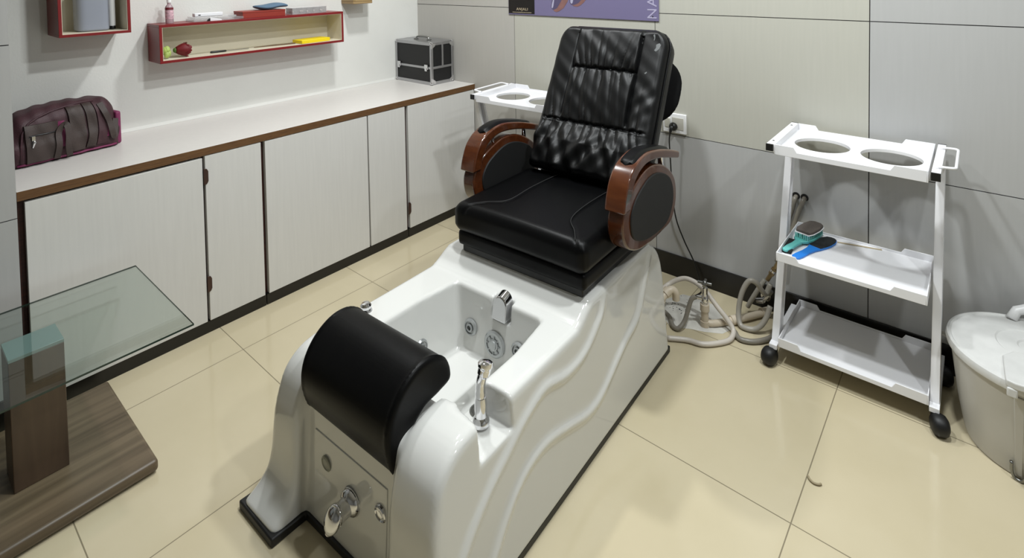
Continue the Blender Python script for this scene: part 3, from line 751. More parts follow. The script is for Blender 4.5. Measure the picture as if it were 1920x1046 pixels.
om.box((-.035,-.098,.003),(-.033,.098,.032)); om.box((.033,-.098,.003),(.035,.098,.032))
obj('tray', om, M_clear, og)
obj('lid', MB().box((-.036,-.101,.0325),(.036,.101,.035)), M_clear, og)
pw = mat('pale_nail_tips', (.85, .80, .77), .5)
for k in range(5):
    q = MB()
    for n in range(5):
        q.ball((random.uniform(-.022,.022), -.079+k*.0395+random.uniform(-.010,.010), .009+.001*n), (.011,.007,.005), 10, 6)
    setprops(obj('nail_tips', q, pw, og, label='pale nail tips in one compartment'), kind='stuff')

ZI = 1.0625+.0137
def petals(c, n, r, tilt, h, seed=0):
    rn = random.Random(seed); mb = MB()
    for i in range(n):
        a = 2*math.pi*i/n+rn.uniform(-.2,.2); d = Vector((math.cos(a), math.sin(a), 0)); s = Vector((-d.y, d.x, 0)); V = []
        for u_ in range(6):
            f = u_/5; wd_ = math.sin(math.pi*min(1, .18+.82*f)**.8)*r*.62+.001; out = r*(math.sin(f*1.5)*tilt+.12)*(1 if f < .8 else 1.06)
            for k in range(5):
                t_ = -1+k/2; V.append(Vector(c)+d*(out-abs(t_)*.12*r)+s*(wd_*t_)+Vector((0,0,h*f-.03*h*abs(t_))))
        mb.add(V, [(u_*5+k, u_*5+k+1, u_*5+k+6, u_*5+k+5) for u_ in range(5) for k in range(4)])
    return mb
fl = thing('artificial_rose', 'dark red artificial rose lying at the left end inside the long red shelf', 'flower', (.100, -1.488, ZI+.0345))
M_rose = mat('dark_red_petals', (.42, .035, .075), .6)
def rose_petal(R0, Ln, a0, hw, flare, seed):
    rn = random.Random(seed); V = []; nt_, na_ = 10, 9; ph = rn.uniform(0, 6)
    for i in range(nt_):
        t = i/(nt_-1)
        for k in range(na_):
            u_ = -1+2*k/(na_-1); a_ = a0+hw*u_*math.sin(math.pi*min(1, .30+.45*t))
            r = R0*(.40+.60*math.sin(math.pi*min(.58, .02+.70*t)))*(1+flare*t**4)*(1+.05*math.sin(3*u_+ph))
            y = -.030+Ln*t*(1-.28*u_*u_*t+.05*math.sin(4*u_+ph)*t)
            V.append((r*math.cos(a_), y, r*math.sin(a_)))
    mb = MB(); mb.add(V, [(i*na_+k, i*na_+k+1, (i+1)*na_+k+1, (i+1)*na_+k) for i in range(nt_-1) for k in range(na_-1)]); return mb
for k in range(11):
    L0 = 0 if k < 5 else (1 if k < 9 else 2)
    pm = rose_petal((.0285,.022,.013)[L0], (.056,.060,.056)[L0], k*2.2+L0, (1.0,1.05,1.5)[L0], (.22,.05,-.3)[L0], k)
    p_ = obj('petal', pm, M_rose, fl, smooth=180); sm_ = p_.modifiers.new('thickness', 'SOLIDIFY'); sm_.thickness = .0014
obj('calyx', MB().ball((0,-.030,0), (.012,.010,.012)), mat('green_plastic_leaf', (.30, .42, .16), .6), fl)
gb = thing('artificial_bud', 'pale green artificial bud between the red rose and the left end of the long shelf', 'flower', (.100, -1.555, ZI))
gm = MB()
for i in range(9):
    a = i*.8; gm.ball((.007*math.cos(a), .007*math.sin(a), .020+.0028*i), (.013,.0125,.0165), 14, 8)
obj('bud', gm, mat('pale_green_petals', (.66, .74, .40), .55, noise=.25, nscale=60), gb, smooth=180)
ff = thing('nail_file', 'metal file with a black handle lying in the long red shelf', 'file', (.095, -1.27, ZI+.005), R(-4))
fh = MB(); fh.tube([(0,-.094,0),(0,-.088,0),(0,-.06,0),(0,-.026,0),(0,-.020,0)], [.003,.0055,.0058,.0045,.0025]); obj('handle', fh, M_plas, ff)
obj('blade', MB().box((-.004,-.022,-.0012),(.004,.085,.0012)), M_steel, ff)
tw = thing('tweezers', 'bronze tweezers lying in the long red shelf between the file and yellow box', 'tweezers', (.085, -1.045, ZI+.003), R(-8))
for s in (-1, 1):
    tm = MB(); tm.add([(s*.001-.0015,-.10,-.002),(s*.001+.0015,-.10,-.002),(s*.006+.0015,.0,-.002),(s*.001+.0015,.11,-.002),(s*.001-.0015,.11,-.002),(s*.006-.0015,.0,-.002)]+[(s*.001-.0015,-.10,.0015),(s*.001+.0015,-.10,.0015),(s*.006+.0015,.0,.003),(s*.001+.0015,.11,.004),(s*.001-.0015,.11,.004),(s*.006-.0015,.0,.003)],
        [(0,1,2,5),(5,2,3,4),(6,11,8,7),(11,10,9,8),(0,6,7,1),(1,7,8,2),(2,8,9,3),(3,9,10,4),(4,10,11,5),(5,11,6,0)])
    obj('arm', tm, M_brass, tw)
yb = obj('yellow_sponge', MB().box((-.045,-.088,0),(.045,.088,.019)), M_yel, None, bevel=.003, loc=(.095, -.838, ZI), rot=(0,0,R(4)))
setprops(yb, 'flat bright yellow block at the right end inside the long red shelf', 'block'); yb.name = 'yellow_block'

# ================================================================== MAKEUP CASE
mc = thing('makeup_case', 'black beauty case with aluminium edges standing in the corner of the worktop', 'case', (.180, -.106, .7567))
HX, HY, HZ = .172, .092, .262
M_blk = mat('black_textured_panel', (.035, .035, .04), .5, bump=.4, bscale=800)
obj('body', MB().box((-HX+.004,-HY+.004,.004),(HX-.004,HY-.004,HZ-.004)), M_blk, mc)
fm = MB(); e_ = .016
for sx in (-1, 1):
    for sy in (-1, 1):
        x0, x1 = sorted((sx*HX, sx*(HX-e_))); y0, y1 = sorted((sy*HY, sy*(HY-e_))); fm.box((x0,y0,0),(x1,y1,HZ))
for z0 in (0, HZ-e_-.004):
    for sy in (-1, 1): y0, y1 = sorted((sy*HY, sy*(HY-e_))); fm.box((-HX,y0,z0),(HX,y1,z0+e_+.004))
    for sx in (-1, 1): x0, x1 = sorted((sx*HX, sx*(HX-e_))); fm.box((x0,-HY,z0),(x1,HY,z0+e_+.004))
fm.box((-HX,-HY,HZ-.005),(HX,HY,HZ-.001))
obj('edge_frame', fm, M_alu, mc, bevel=.002, label='aluminium edge frame')
bd_ = MB(); bd_.box((-HX-.0005,-HY-.0005,.098),(HX+.0005,HY+.0005,.112)); bd_.box((-HX-.0004,-.006,.112),(HX+.0004,.008,HZ))
obj('band', bd_, M_alu, mc, bevel=.001, label='aluminium middle band')
for xx in (-.135, .125):
    lm = MB(); lm.box((xx-.016,-HY-.005,.094),(xx+.016,-HY,.124)); lm.box((xx-.010,-HY-.008,.084),(xx+.010,-HY-.003,.104)); obj('latch', lm, M_chr, mc, bevel=.002)
for sy in (-1, 1):
    for zz, s in ((.028, 1), (HZ-.028, -1)):
        for sx in (-1, 1):
            cm = MB(); cm.ball((sx*(HX-.008), sy*(HY-.008), .011 if s > 0 else HZ-.008), .0115, 14, 10)
            if sx > 0:
                tri = [(sy*HY, zz-s*.020), (sy*(HY-.034), zz-s*.020), (sy*(HY-.030), zz-s*.004), (sy*(HY-.008), zz+s*.010), (sy*HY, zz+s*.012)]
                cm.prism(tri, 'x', HX-.002, HX+.0012)
            obj('corner_guard', cm, M_chr, mc)
hm = MB(); hm.tube(catmull([(-.06,-.01,HZ),(-.055,-.01,HZ+.014),(-.03,-.01,HZ+.020),(.03,-.01,HZ+.020),(.055,-.01,HZ+.014),(.06,-.01,HZ)], 5), .0055, 10)
for xx in (-.062, .062): hm.box((xx-.012,-.020,HZ-.001),(xx+.012,0,HZ+.006))
obj('handle', hm, M_steel, mc, bevel=.001)

# ================================================================== TRAVEL BAG
bag = thing('travel_bag', 'maroon and brown travel bag lying on the worktop beside the pillar', 'bag', (.128, -1.955, .7567), R(9))
M_mar = mat('maroon_nylon', (.245, .135, .16), .6, noise=.12, nscale=30, bump=.35, bscale=260)
M_brn = mat('brown_nylon', (.235, .19, .175), .6, noise=.10, nscale=30, bump=.35, bscale=260)
M_mag = mat('magenta_nylon', (.47, .16, .32), .6, bump=.35, bscale=260)
def bag_f(x, y, z):
    topz = .205-.010*((y-.02)/.18)**2-.022*np.clip(-(y+.05)/.12, 0, 1)
    d = sdbox(x, y, z, (0, 0, topz*.5), (.090-.012*np.clip((z-.10)/.1, 0, 1), .176, topz*.5), .055)
    flat = sdbox(x, y, z, (0, 0, .04), (.093, .176, .04), .012)
    d = smin(d, flat, .03)
    d = d-.0020*np.sin(y*55+3*np.sin(z*22))*np.sin(z*18+.6)-.002*np.sin(y*110+z*50+x*40)
    return np.maximum(d, -z)
obj('body', nets(bag_f, (-.12,-.20,-.01), (.12,.20,.24), .0055), M_mar, bag, smooth=180)
def bagx(y, z): # front surface x by bisection on the field
    a, b_ = 0., .14
    for _ in range(22):
        c = (a+b_)/2
        if float(bag_f(np.array([[[c]]]), np.array([[[y]]]), np.array([[[z]]]))[0,0,0]) < 0: a = c
        else: b_ = c
    return a
def fabric_patch(name, y0, y1, z0, z1, off, m_, warp=lambda y, z: (y, z), th=.004, n=16, label=None):
    V = []; n2 = n
    for o_ in (off, off-th-.006):
        for i in range(n):
            for k in range(n2):
                yy = y0+(y1-y0)*i/(n-1); zz = z0+(z1-z0)*k/(n2-1); yy, zz = warp(yy, zz); V.append((bagx(yy, zz)+o_, yy, zz))
    F_ = []; N_ = n*n2
    for i in range(n-1):
        for k in range(n2-1):
            a_ = i*n2+k; F_.append((a_, a_+n2, a_+n2+1, a_+1)); F_.append((N_+a_, N_+a_+1, N_+a_+n2+1, N_+a_+n2))
    rg = [i*n2 for i in range(n)]+[(n-1)*n2+k for k in range(1, n2)]+[i*n2+n2-1 for i in range(n-2, -1, -1)]+[k for k in range(n2-2, 0, -1)]
    for p, q in zip(rg, rg[1:]+rg[:1]): F_.append((p, N_+p, N_+q, q))
    mb = MB(); mb.add(V, F_); return obj(name, mb, m_, bag, smooth=60, label=label)
fabric_patch('front_pocket', -.135, -.035, .014, .150, .012, M_brn, lambda y, z: (y-.10*(z-.014)*0, z), label='brown front pocket')
fabric_patch('middle_panel', -.005, .045, .022, .190, .010, M_brn, lambda y, z: (y+.010*math.sin(z*14), z), label='brown panel')
fabric_patch('middle_panel', .048, .078, .024, .192, .008, M_brn, lambda y, z: (y+.016*math.sin(z*14), z), label='brown panel')
fabric_patch('middle_panel', .081, .112, .026, .192, .006, M_mar, lambda y, z: (y+.018*math.sin(z*14), z))
fabric_patch('side_gusset', -.040, -.012, .05, .145, .006, M_mag, label='magenta gusset')
fabric_patch('side_gusset', .118, .134, .05, .135, .004, M_mag, label='magenta gusset')
# end pockets
def pocket(y, s, top):
    def f(xx, yy, zz):
        return np.maximum(sdbox(xx, yy, zz, (.0, y, top/2), (.072, .011, top/2), .008), -zz)
    return obj('end_pocket', nets(f, (-.09, y-.02, -.01), (.10, y+.02, top+.012), .004), M_mag, bag, smooth=180, label='magenta end pocket')
pocket(.181, 1, .135); pocket(-.176, -1, .105)
# straps, piping, zipper
def strap(pts, wd_=.011, name='strap', m_=M_brn):
    P = catmull(pts, 8); V = []; F_ = []
    for i, p in enumerate(P):
        q = (P[min(i+1, len(P)-1)]-P[max(i-1, 0)]); t = Vector((0, q.y, q.z)); t = t.normalized() if t.length > 1e-6 else Vector((0,1,0)); nrm_ = Vector((0, -t.z, t.y))
        for s in (-1, 1):
            for h in (0, .0035): V.append(p+nrm_*s*wd_+Vector((h,0,0)))
    for i in range(len(P)-1):
        a_ = 4*i; F_ += [(a_,a_+4,a_+6,a_+2),(a_+1,a_+3,a_+7,a_+5),(a_,a_+1,a_+5,a_+4),(a_+2,a_+6,a_+7,a_+3)]
    F_ += [(0,2,3,1),(4*len(P)-4,4*len(P)-3,4*len(P)-1,4*len(P)-2)]
    mb = MB(); mb.add(V, F_); return obj(name, mb, m_, bag, smooth=50)
def sf(y, z, o=.014): return (bagx(y, z)+o, y, z)
strap([sf(-.045,.010), sf(-.040,.06,.016), sf(-.036,.11,.018), sf(-.015,.135,.022), sf(-.010,.10,.024), sf(-.014,.05,.026), sf(-.008,.012,.022)], .010)
strap([sf(.112,.185,.010), sf(.122,.150,.014), sf(.135,.11,.016), sf(.140,.07,.016), sf(.150,.045,.012), (.075,.168,.11)], .010)
pz = MB(); pz.tube([sf(y, z, .004) for y, z in [(-.150,.02),(-.148,.08),(-.140,.125),(-.12,.155),(-.09,.172),(-.05,.184),(0,.192),(.05,.196),(.10,.194)]], .0035, 8)
obj('piping', pz, M_mar, bag, smooth=180, label='maroon piping')
pb = MB(); pb.tube([sf(y, .010, .002) for y in np.linspace(-.16, .16, 14)], .004, 8); obj('base_piping', pb, M_mag, bag, smooth=180)
zp = MB(); p = Vector(sf(-.115,.10,.017)); zp.box(p+Vector((-.003,-.005,-.006)), p+Vector((.003,.005,.012))); zp.lathe([(.0055,0),(.0075,.004),(.0065,.012),(.004,.022),(.003,.026)], p+Vector((.002,.002,-.004)), (0.05,-.25,-1))
obj('zipper_pull', zp, M_chr, bag, label='shiny metal zipper pull')
zt_ = MB(); zt_.tube([sf(y, .112, .0135) for y in np.linspace(-.125,-.045,8)], .0022, 8); obj('zipper', zt_, M_plas, bag)

# ================================================================== POSTER
M_lil = mat('lilac_print', (.44, .415, .545), .45); M_card = mat('black_print', (.06, .045, .045), .4)
ps = thing('wall_poster', 'lilac nail care poster with a black corner on the back wall above the chair', 'poster', (1.275, -.001, 1.197))
obj('board', MB().box((-.464,-.0045,0),(.464,-.0005,.56)), M_lil, ps, bevel=.0005)
obj('border', MB().box((-.464,-.005,0),(.464,-.0005,.0018)), mat('dark_lilac_edge', (.34, .31, .40), .5), ps)
obj('corner_block', MB().box((-.462,-.0056,.007),(-.274,-.0044,.20)), M_card, ps, label='black corner block')
def text(body, size, loc, rot, m_, parent, name='lettering', align='LEFT', sx=1):
    c = bpy.data.curves.new('t', 'FONT'); c.body = body; c.size = size; c.extrude = .0004; c.align_x = align; c.space_character = 1.15
    o = bpy.data.objects.new('t', c); COL.objects.link(o); bpy.context.view_layer.update()
    me = bpy.data.meshes.new_from_object(o.evaluated_get(bpy.context.evaluated_depsgraph_get()))
    bpy.data.objects.remove(o, do_unlink=True)
    me.materials.clear(); me.materials.append(m_)
    n = bpy.data.objects.new(name, me); COL.objects.link(n); n.parent = parent; n.location = loc; n.rotation_euler = rot; n.scale = (sx, 1, 1); return n
M_gold = mat('pale_gold_print', (.72, .66, .56), .4)
text('ANJALI', .021, (-.362,-.0062,.0255), (R(90),0,0), M_gold, ps, align='CENTER', sx=1.15)['label'] = 'pale lettering on the black block'
ul = MB(); rn = random.Random(4); x = -.432
while x < -.295:
    wd_ = rn.uniform(.003,.010); ul.box((x,-.0064,.0125),(x+wd_,-.0056,.0155)); x += wd_+.0022
obj('small_print', ul, M_gold, ps, label='line of tiny illegible print')
M_ltx = mat('pale_lilac_print', (.66, .64, .74), .4)
text('NA', .070, (.454,-.0052,.008), (R(90),R(-90),0), M_ltx, ps)['label'] = 'pale lilac letters running upwards'
M_skin = mat('printed_skin', (.50, .36, .345), .5, noise=.12, nscale=40); M_nail = mat('printed_grey_violet_nail', (.325, .30, .41), .3); M_nlt = mat('printed_nail_highlight', (.66, .65, .74), .3)
def flat(name, pts, d, m_, lab=None):
    P = [(x-1.275, z-1.197) for x, z in pts]; mb = MB(); mb.prism(P, 'y', -.0052-d, -.0044); return obj(name, mb, m_, ps, smooth=0, label=lab)
flat('printed_finger', [(1.126,1.237),(1.136,1.225),(1.15,1.221),(1.168,1.226),(1.198,1.245),(1.224,1.281),(1.233,1.309),(1.27,1.45),(1.36,1.752),(1.26,1.752),(1.17,1.45),(1.14,1.26)], .0002, M_skin)
flat('printed_nail', [(1.120,1.275),(1.115,1.250),(1.120,1.238),(1.133,1.232),(1.155,1.243),(1.184,1.284),(1.200,1.320),(1.17,1.36),(1.133,1.32)], .0005, M_nail)
flat('printed_highlight', [(1.121,1.262),(1.119,1.245),(1.124,1.240),(1.130,1.25),(1.137,1.285),(1.130,1.29)], .0008, M_nlt)
flat('printed_finger', [(1.245,1.268),(1.262,1.256),(1.285,1.254),(1.303,1.261),(1.323,1.276),(1.343,1.297),(1.36,1.34),(1.42,1.50),(1.52,1.752),(1.41,1.752),(1.30,1.45)], .0002, M_skin)
flat('printed_nail', [(1.236,1.288),(1.238,1.273),(1.246,1.264),(1.262,1.262),(1.290,1.272),(1.310,1.290),(1.32,1.33),(1.28,1.36),(1.245,1.33)], .0005, M_nail)
flat('printed_highlight', [(1.241,1.284),(1.243,1.272),(1.25,1.268),(1.256,1.275),(1.262,1.30),(1.25,1.31)], .0008, M_nlt)
obj('screw', MB().lathe([(.0035,0),(.003,.0015),(.0005,.002)], (.434,-.0052,.022), (0,-1,0), 12), M_steel, ps)

# ================================================================== SOCKET, PLUG, CORD
so = thing('wall_socket', 'white wall socket with a switch on the back wall behind the backrest', 'socket', (1.815, 0, .7265))
obj('plate', MB().box((-.056,-.010,-.046),(.056,-.0002,.046)), M_wplas, so, bevel=.003, bseg=3)
obj('switch', MB().add([(-.046,-.012,-.022),(-.020,-.012,-.022),(-.020,-.017,.022),(-.046,-.017,.022),(-.046,-.009,-.022),(-.020,-.009,-.022),(-.020,-.009,.022),(-.046,-.009,.022)], [(0,1,2,3),(4,7,6,5),(0,4,5,1),(1,5,6,2),(2,6,7,3),(3,7,4,0)]), mat('off_white_plastic', (.80, .79, .74), .4), so, bevel=.001)
obj('socket_face', MB().box((-.012,-.0115,-.028),(.044,-.0095,.028)), mat('grey_white_plastic', (.74, .73, .69), .4), so, bevel=.001)
cd_ = thing('power_cord', 'black power cord plugged into the wall socket and hanging behind the chair', 'cord', (1.812, -.012, .712))
pl = MB(); pl.lathe([(.019,0),(.020,.004),(.017,.014),(.012,.020),(.001,.022)], (0,0,0), (0,-1,0), 20); pl.tube([(0,-.016,0),(-.002,-.026,-.008),(-.004,-.028,-.024)], [.009,.008,.005], 12)
pl.tube([(0,-.018,.006),(.002,-.020,.022)], [.004,.003], 8)
obj('plug', pl, M_plas, cd_, smooth=50)
W = lambda p: Vector(p)-Vector((1.812,-.012,.712))
ca = MB(); ca.tube([W(p) for p in catmull([(1.808,-.040,.690),(1.803,-.040,.65),(1.806,-.036,.56),(1.808,-.030,.47),(1.812,-.026,.38),(1.828,-.024,.28),(1.865,-.022,.19),(1.91,-.02,.105),(1.94,-.03,.03),(1.96,-.06,.0065),(1.95,-.12,.0075)], 6)], .0032, 8)
obj('cable', ca, M_plas, cd_, smooth=180)

# ================================================================== PLUMBING
M_pvc = mat('ivory_pvc_pipe', (.80, .75, .67), .4); M_hose = mat('grey_pvc_hose', (.63, .61, .57), .3); M_hose2 = mat('darker_grey_hose', (.50, .48, .44), .3); M_spiral = mat('white_spiral_hose', (.78, .75, .71), .35)
ri = thing('water_riser', 'ivory pipe riser with a chrome cross-handle valve behind the tub', 'pipe', (2.062, -.290, 0))
rp = MB(); rp.tube([(0,0,.018),(0,0,.09)], .0145, 20); rp.lathe([(.018,.072),(.018,.098),(.0165,.10),(.001,.10)]); rp.lathe([(.018,0),(.018,.03)], (0,0,0)); obj('pipe', rp, M_pvc, ri)
cr_ = MB(); cr_.tube(catmull([(0,0,.020),(.03,.02,.020),(.07,.075,.018),(.12,.15,.018),(.165,.225,.018)], 5), .0135, 16); obj('floor_pipe', cr_, M_pvc, ri, smooth=180)
for c_, r_ in (((.075,.083,.018),.018), ((.155,.21,.018),.019)): obj('pipe_coupling', MB().lathe([(r_,0),(r_,.033)], c_, (.5,.7,0)), M_pvc, ri)
vv = MB(); vv.lathe([(.012,.10),(.014,.104),(.014,.125),(.011,.13),(.012,.15),(.011,.165),(.006,.17),(.006,.18)]); vv.tube([(0,0,.118),(-.02,-.01,.122),(-.028,-.014,.122)], [.009,.009,.007], 12); obj('valve', vv, M_chr, ri)
hh = MB(); hh.tube([(-.026,-.006,.183),(.026,.006,.183)], [.0055,.0055], 10); hh.tube([(-.006,.026,.183),(.006,-.026,.183)], .0055, 10); hh.ball((0,0,.183), (.010,.010,.010), 14, 8)
obj('cross_handle', hh, M_steel, ri, label='chrome cross handle')
def hose(label, pts, r, m_, nm='hose'):
    P = [Vector(p) for p in catmull(pts, 8)]; o = P[0].copy(); mb = MB(); mb.tube([p-o for p in P], r, 12)
    h = obj(nm, mb, m_, None, smooth=180, loc=o); return setprops(h, label, 'hose', 'hoses behind the tub')
hose('white spiral hose arching from the tub over the ivory pipes', [(1.93,-.506,.10),(1.915,-.42,.118),(1.90,-.30,.115),(1.95,-.255,.146),(2.0,-.25,.150),(2.051,-.255,.130),(2.105,-.262,.085),(2.141,-.26,.050),(2.168,-.27,.020),(2.170,-.32,.0115),(2.139,-.372,.0115),(2.097,-.41,.0115),(2.043,-.424,.0115),(1.98,-.46,.0115)], .0095, M_spiral)
hose('grey hose bending down from the chrome valve to the floor', [(2.032,-.305,.122),(2.018,-.315,.112),(2.010,-.33,.075),(2.004,-.352,.035),(1.99,-.38,.0125),(1.965,-.375,.0110),(1.93,-.33,.0110),(1.90,-.31,.0110)], .0088, M_hose2)
hose('grey hose coiled in an upright loop beside the trolley', [(2.252,-.078,.152),(2.238,-.092,.112),(2.232,-.12,.135),(2.214,-.14,.172),(2.188,-.150,.172),(2.166,-.165,.121),(2.160,-.185,.055),(2.172,-.205,.017),(2.20,-.21,.0125),(2.236,-.20,.022),(2.262,-.185,.06),(2.275,-.165,.11)], .0100, M_hose)
hose('grey hose running straight down from the brass fitting', [(2.224,-.056,.150),(2.205,-.078,.115),(2.180,-.09,.062),(2.166,-.088,.030)], .0092, M_hose)
hose('grey hose lying in a curve on the floor in front of the loop', [(2.285,-.11,.0115),(2.290,-.20,.0115),(2.25,-.268,.0115),(2.20,-.290,.0115),(2.168,-.258,.0115)], .0095, M_hose2)
hose('left one of the two grey hoses coming out of holes in the back wall', [(2.329,.004,.510),(2.327,-.016,.500),(2.318,-.022,.454),(2.296,-.022,.381),(2.278,-.03,.30),(2.268,-.045,.235)], .0088, M_hose2)
hose('right one of the two grey hoses coming out of holes in the back wall', [(2.360,.004,.510),(2.358,-.016,.500),(2.344,-.022,.461),(2.326,-.022,.401),(2.300,-.03,.31),(2.284,-.04,.22)], .0088, M_hose2)
for x_, lb in ((2.329, 'dark pipe hole in the back wall, the left one'), (2.360, 'dark pipe hole in the back wall, the right one')):
    setprops(obj('pipe_hole', MB().lathe([(.0145,0),(.0145,.0012),(.0005,.0012)], (0,0,0), (0,-1,0)), M_rub, None, loc=(x_,-.0001,.512)), lb, 'hole')
ft = thing('brass_fitting', 'slanting brass hose fitting on the wall beside the trolley', 'fitting', (2.24, -.055, .165))
fb = MB(); fb.tube([(-.006,-.002,-.012),(.008,0,.016)], .0085, 14); fb.tube([(.008,0,.016),(.022,.002,.044)], .0115, 8); fb.tube([(.022,.002,.044),(.034,.006,.072)], .008, 14)
obj('fitting_body', fb, mat('old_brass', (.62, .54, .40), .3, .9), ft)
obj('fitting_collar', MB().tube([(.014,.001,.028),(.018,.0015,.036)], .0125, 14), M_chr, ft)
at_ = thing('angle_valve', 'chrome angle valve low on the wall behind the coiled hose', 'valve', (2.215, -.012, .055))
am = MB(); am.lathe([(.022,0),(.020,.006),(.010,.008),(.010,.045)], (0,.008,0), (0,-1,0)); am.tube([(0,-.035,0),(-.026,-.04,-.006)], [.013,.010], 14); am.tube([(0,-.032,0),(.022,-.034,.036)], [.010,.008], 14)
obj('valve_body', am, M_chr, at_); obj('valve_knob', MB().tube([(.020,-.034,.034),(.030,-.034,.052)], .011, 10), M_steel, at_)
sh_ = MB(); pl_ = [(1.857,-.205),(1.90,-.13),(1.96,-.105),(2.04,-.118),(2.10,-.175),(2.15,-.235),(2.13,-.285),(2.07,-.318),(2.02,-.335),(1.955,-.372),(1.90,-.33)]
n = len(pl_); c_ = (1.99,-.225)
V = [(x-c_[0], y-c_[1], .0005) for x, y in pl_]+[((x-c_[0])*.93, (y-c_[1])*.93, .006+.003*math.sin(i*2.1)) for i, (x, y) in enumerate(pl_)]+[(0,0,.008)]
sh_.add(V, [tuple(range(n-1,-1,-1))]+[(i,(i+1)%n,(i+1)%n+n,i+n) for i in range(n)]+[(i+n,(i+1)%n+n,2*n) for i in range(n)])
rg = thing('floor_rag', 'crumpled white plastic sheet with black specks on the floor behind the tub', 'sheet', (c_[0], c_[1], 0))
obj('sheet', sh_, mat('dirty_white_plastic', (.80, .79, .76), .45, noise=.12, nscale=25), rg, smooth=60)
rn = random.Random(2); sp = MB()
for k in range(34):
    x_, y_ = 1.925+rn.gauss(0,.022), -.235+rn.gauss(0,.035); sp.lathe([(rn.uniform(.0015,.0035),0),(.0005,.0012)], (x_-c_[0], y_-c_[1], .0078), (0,0,1), 7)
setprops(obj('speck', sp, M_rub, rg, label='black specks'), kind='stuff')
em = MB(); em.tube(catmull([(-.02,-.10,.01),(-.012,-.02,.02),(.0,.03,.045),(.018,.062,.062),(.032,.072,.05),(.034,.074,.02)], 5), .0145, 16); em.lathe([(.0185,0),(.0185,.022)], (.002,.038,.05), (.4,.75,.5)); obj('drain_elbow', em, M_pvc, spa, smooth=60, loc=(.243, .090, .09), label='ivory pipe elbow at the rear')

# ================================================================== BIN
bn = thing('plastic_bin', 'pale grey round plastic bin with a domed lid at the right edge', 'bin', (3.028, -.240, 0))
M_bin = mat('pale_grey_plastic', (.74, .73, .70), .38, noise=.03, nscale=12); M_lid = mat('dusty_white_plastic', (.80, .80, .79), .42, noise=.06, nscale=18, bump=.1, bscale=60)
obj('body', MB().lathe([(.150,0),(.157,.003),(.162,.02),(.176,.10),(.196,.262),(.200,.266),(.202,.276),(.196,.280),(.190,.272),(.150,.01),(.001,.008)], seg=72), M_bin, bn)
obj('lid', MB().lathe([(.206,.268),(.2085,.281),(.205,.291),(.198,.294),(.194,.290),(.188,.292),(.13,.303),(.09,.309),(.086,.306),(.050,.309),(.040,.308),(.036,.304),(.018,.304),(.001,.306)], seg=72), M_lid, bn)
fp = MB(); fpp = [(-.050,-.060),(-.074,-.100),(-.070,-.222),(-.050,-.228),(.16,-.205),(.15,-.03),(.05,-.035)]
fp.prism(fpp, 'z', .292, .312); fp.box((-.068,-.228,.268),(-.045,-.220,.294)); obj('lid_flap', fp, M_lid, bn, bevel=.004, bseg=3)
hg = MB(); hg.tube([(-.048,.160,.298),(-.034,.186,.318),(.018,.198,.345),(.080,.190,.365)], .0145, 16); obj('handle', hg, M_wplas, bn, smooth=180)
rb_ = MB(); V = []
for (ax_, w2) in ((-.012,.009),):
    rb_.prism([(-.022-w2, -.1545), (-.022+w2, -.1545), (-.022+w2, -.20), (-.022-w2, -.20)], 'z', 0, .0)
rb_ = MB()
rb_.add([(-.046,-.150,.012),(-.030,-.153,.012),(-.030,-.161,.012),(-.046,-.158,.012),(-.052,-.184,.255),(-.030,-.188,.255),(-.030,-.197,.255),(-.052,-.193,.255)], [(0,3,2,1),(4,5,6,7),(0,1,5,4),(1,2,6,5),(2,3,7,6),(3,0,4,7)])
obj('rib', rb_, M_bin, bn, bevel=.002)
cl_ = MB(); cl_.tube(catmull([(-.054,-.168,.052),(-.053,-.164,.022),(-.046,-.164,.006),(-.032,-.167,.006),(-.024,-.169,.022),(-.024,-.173,.052)], 5), .0042, 10); obj('wire_clip', cl_, M_steel, bn, smooth=180, label='grey metal clip at the foot of the rib')
kn_ = MB(); kn_.tube([(-.200,.05,.235),(-.222,.055,.238)], [.009,.007], 12); obj('side_knob', kn_, M_bin, bn)

# ================================================================== GLASS TABLE
M_gw = wood('grey_brown_wood_laminate', (.45, .39, .31), (.31, .26, .195), (26, 1.6, 20), .42, dist=.8)
M_gp = wood('dark_brown_wood_laminate', (.34, .27, .21), (.27, .21, .165), (24, 24, 3), .42, dist=.6)
gt = thing('glass_table', 'low glass-topped table on a wooden post and base at lower left', 'table', (.845, -2.30, 0))
Y = lambda y: y+2.30
obj('base_board', MB().box((-.265,Y(-3.0),.006),(.236,Y(-1.932),.040)), M_gw, gt, bevel=.010, bseg=4)
obj('foot', MB().box((-.24,Y(-2.98),0),(.215,Y(-1.955),.007)), M_rub, gt)
obj('post', MB().box((-.055,Y(-2.226),.040),(.055,Y(-2.104),.404)), M_gp, gt, bevel=.002)
obj('post', MB().box((-.055,Y(-2.86),.040),(.055,Y(-2.74),.404)), M_gp, gt, bevel=.002)
M_pad = mat('pale_teal_pad', (.50, .57, .57), .3)
for y_ in (-2.226, -2.86): obj('mounting_pad', MB().box((-.055,Y(y_),.404),(.055,Y(y_+.122),.4135)), M_pad, gt, bevel=.001, label='pale teal pad between post and glass')
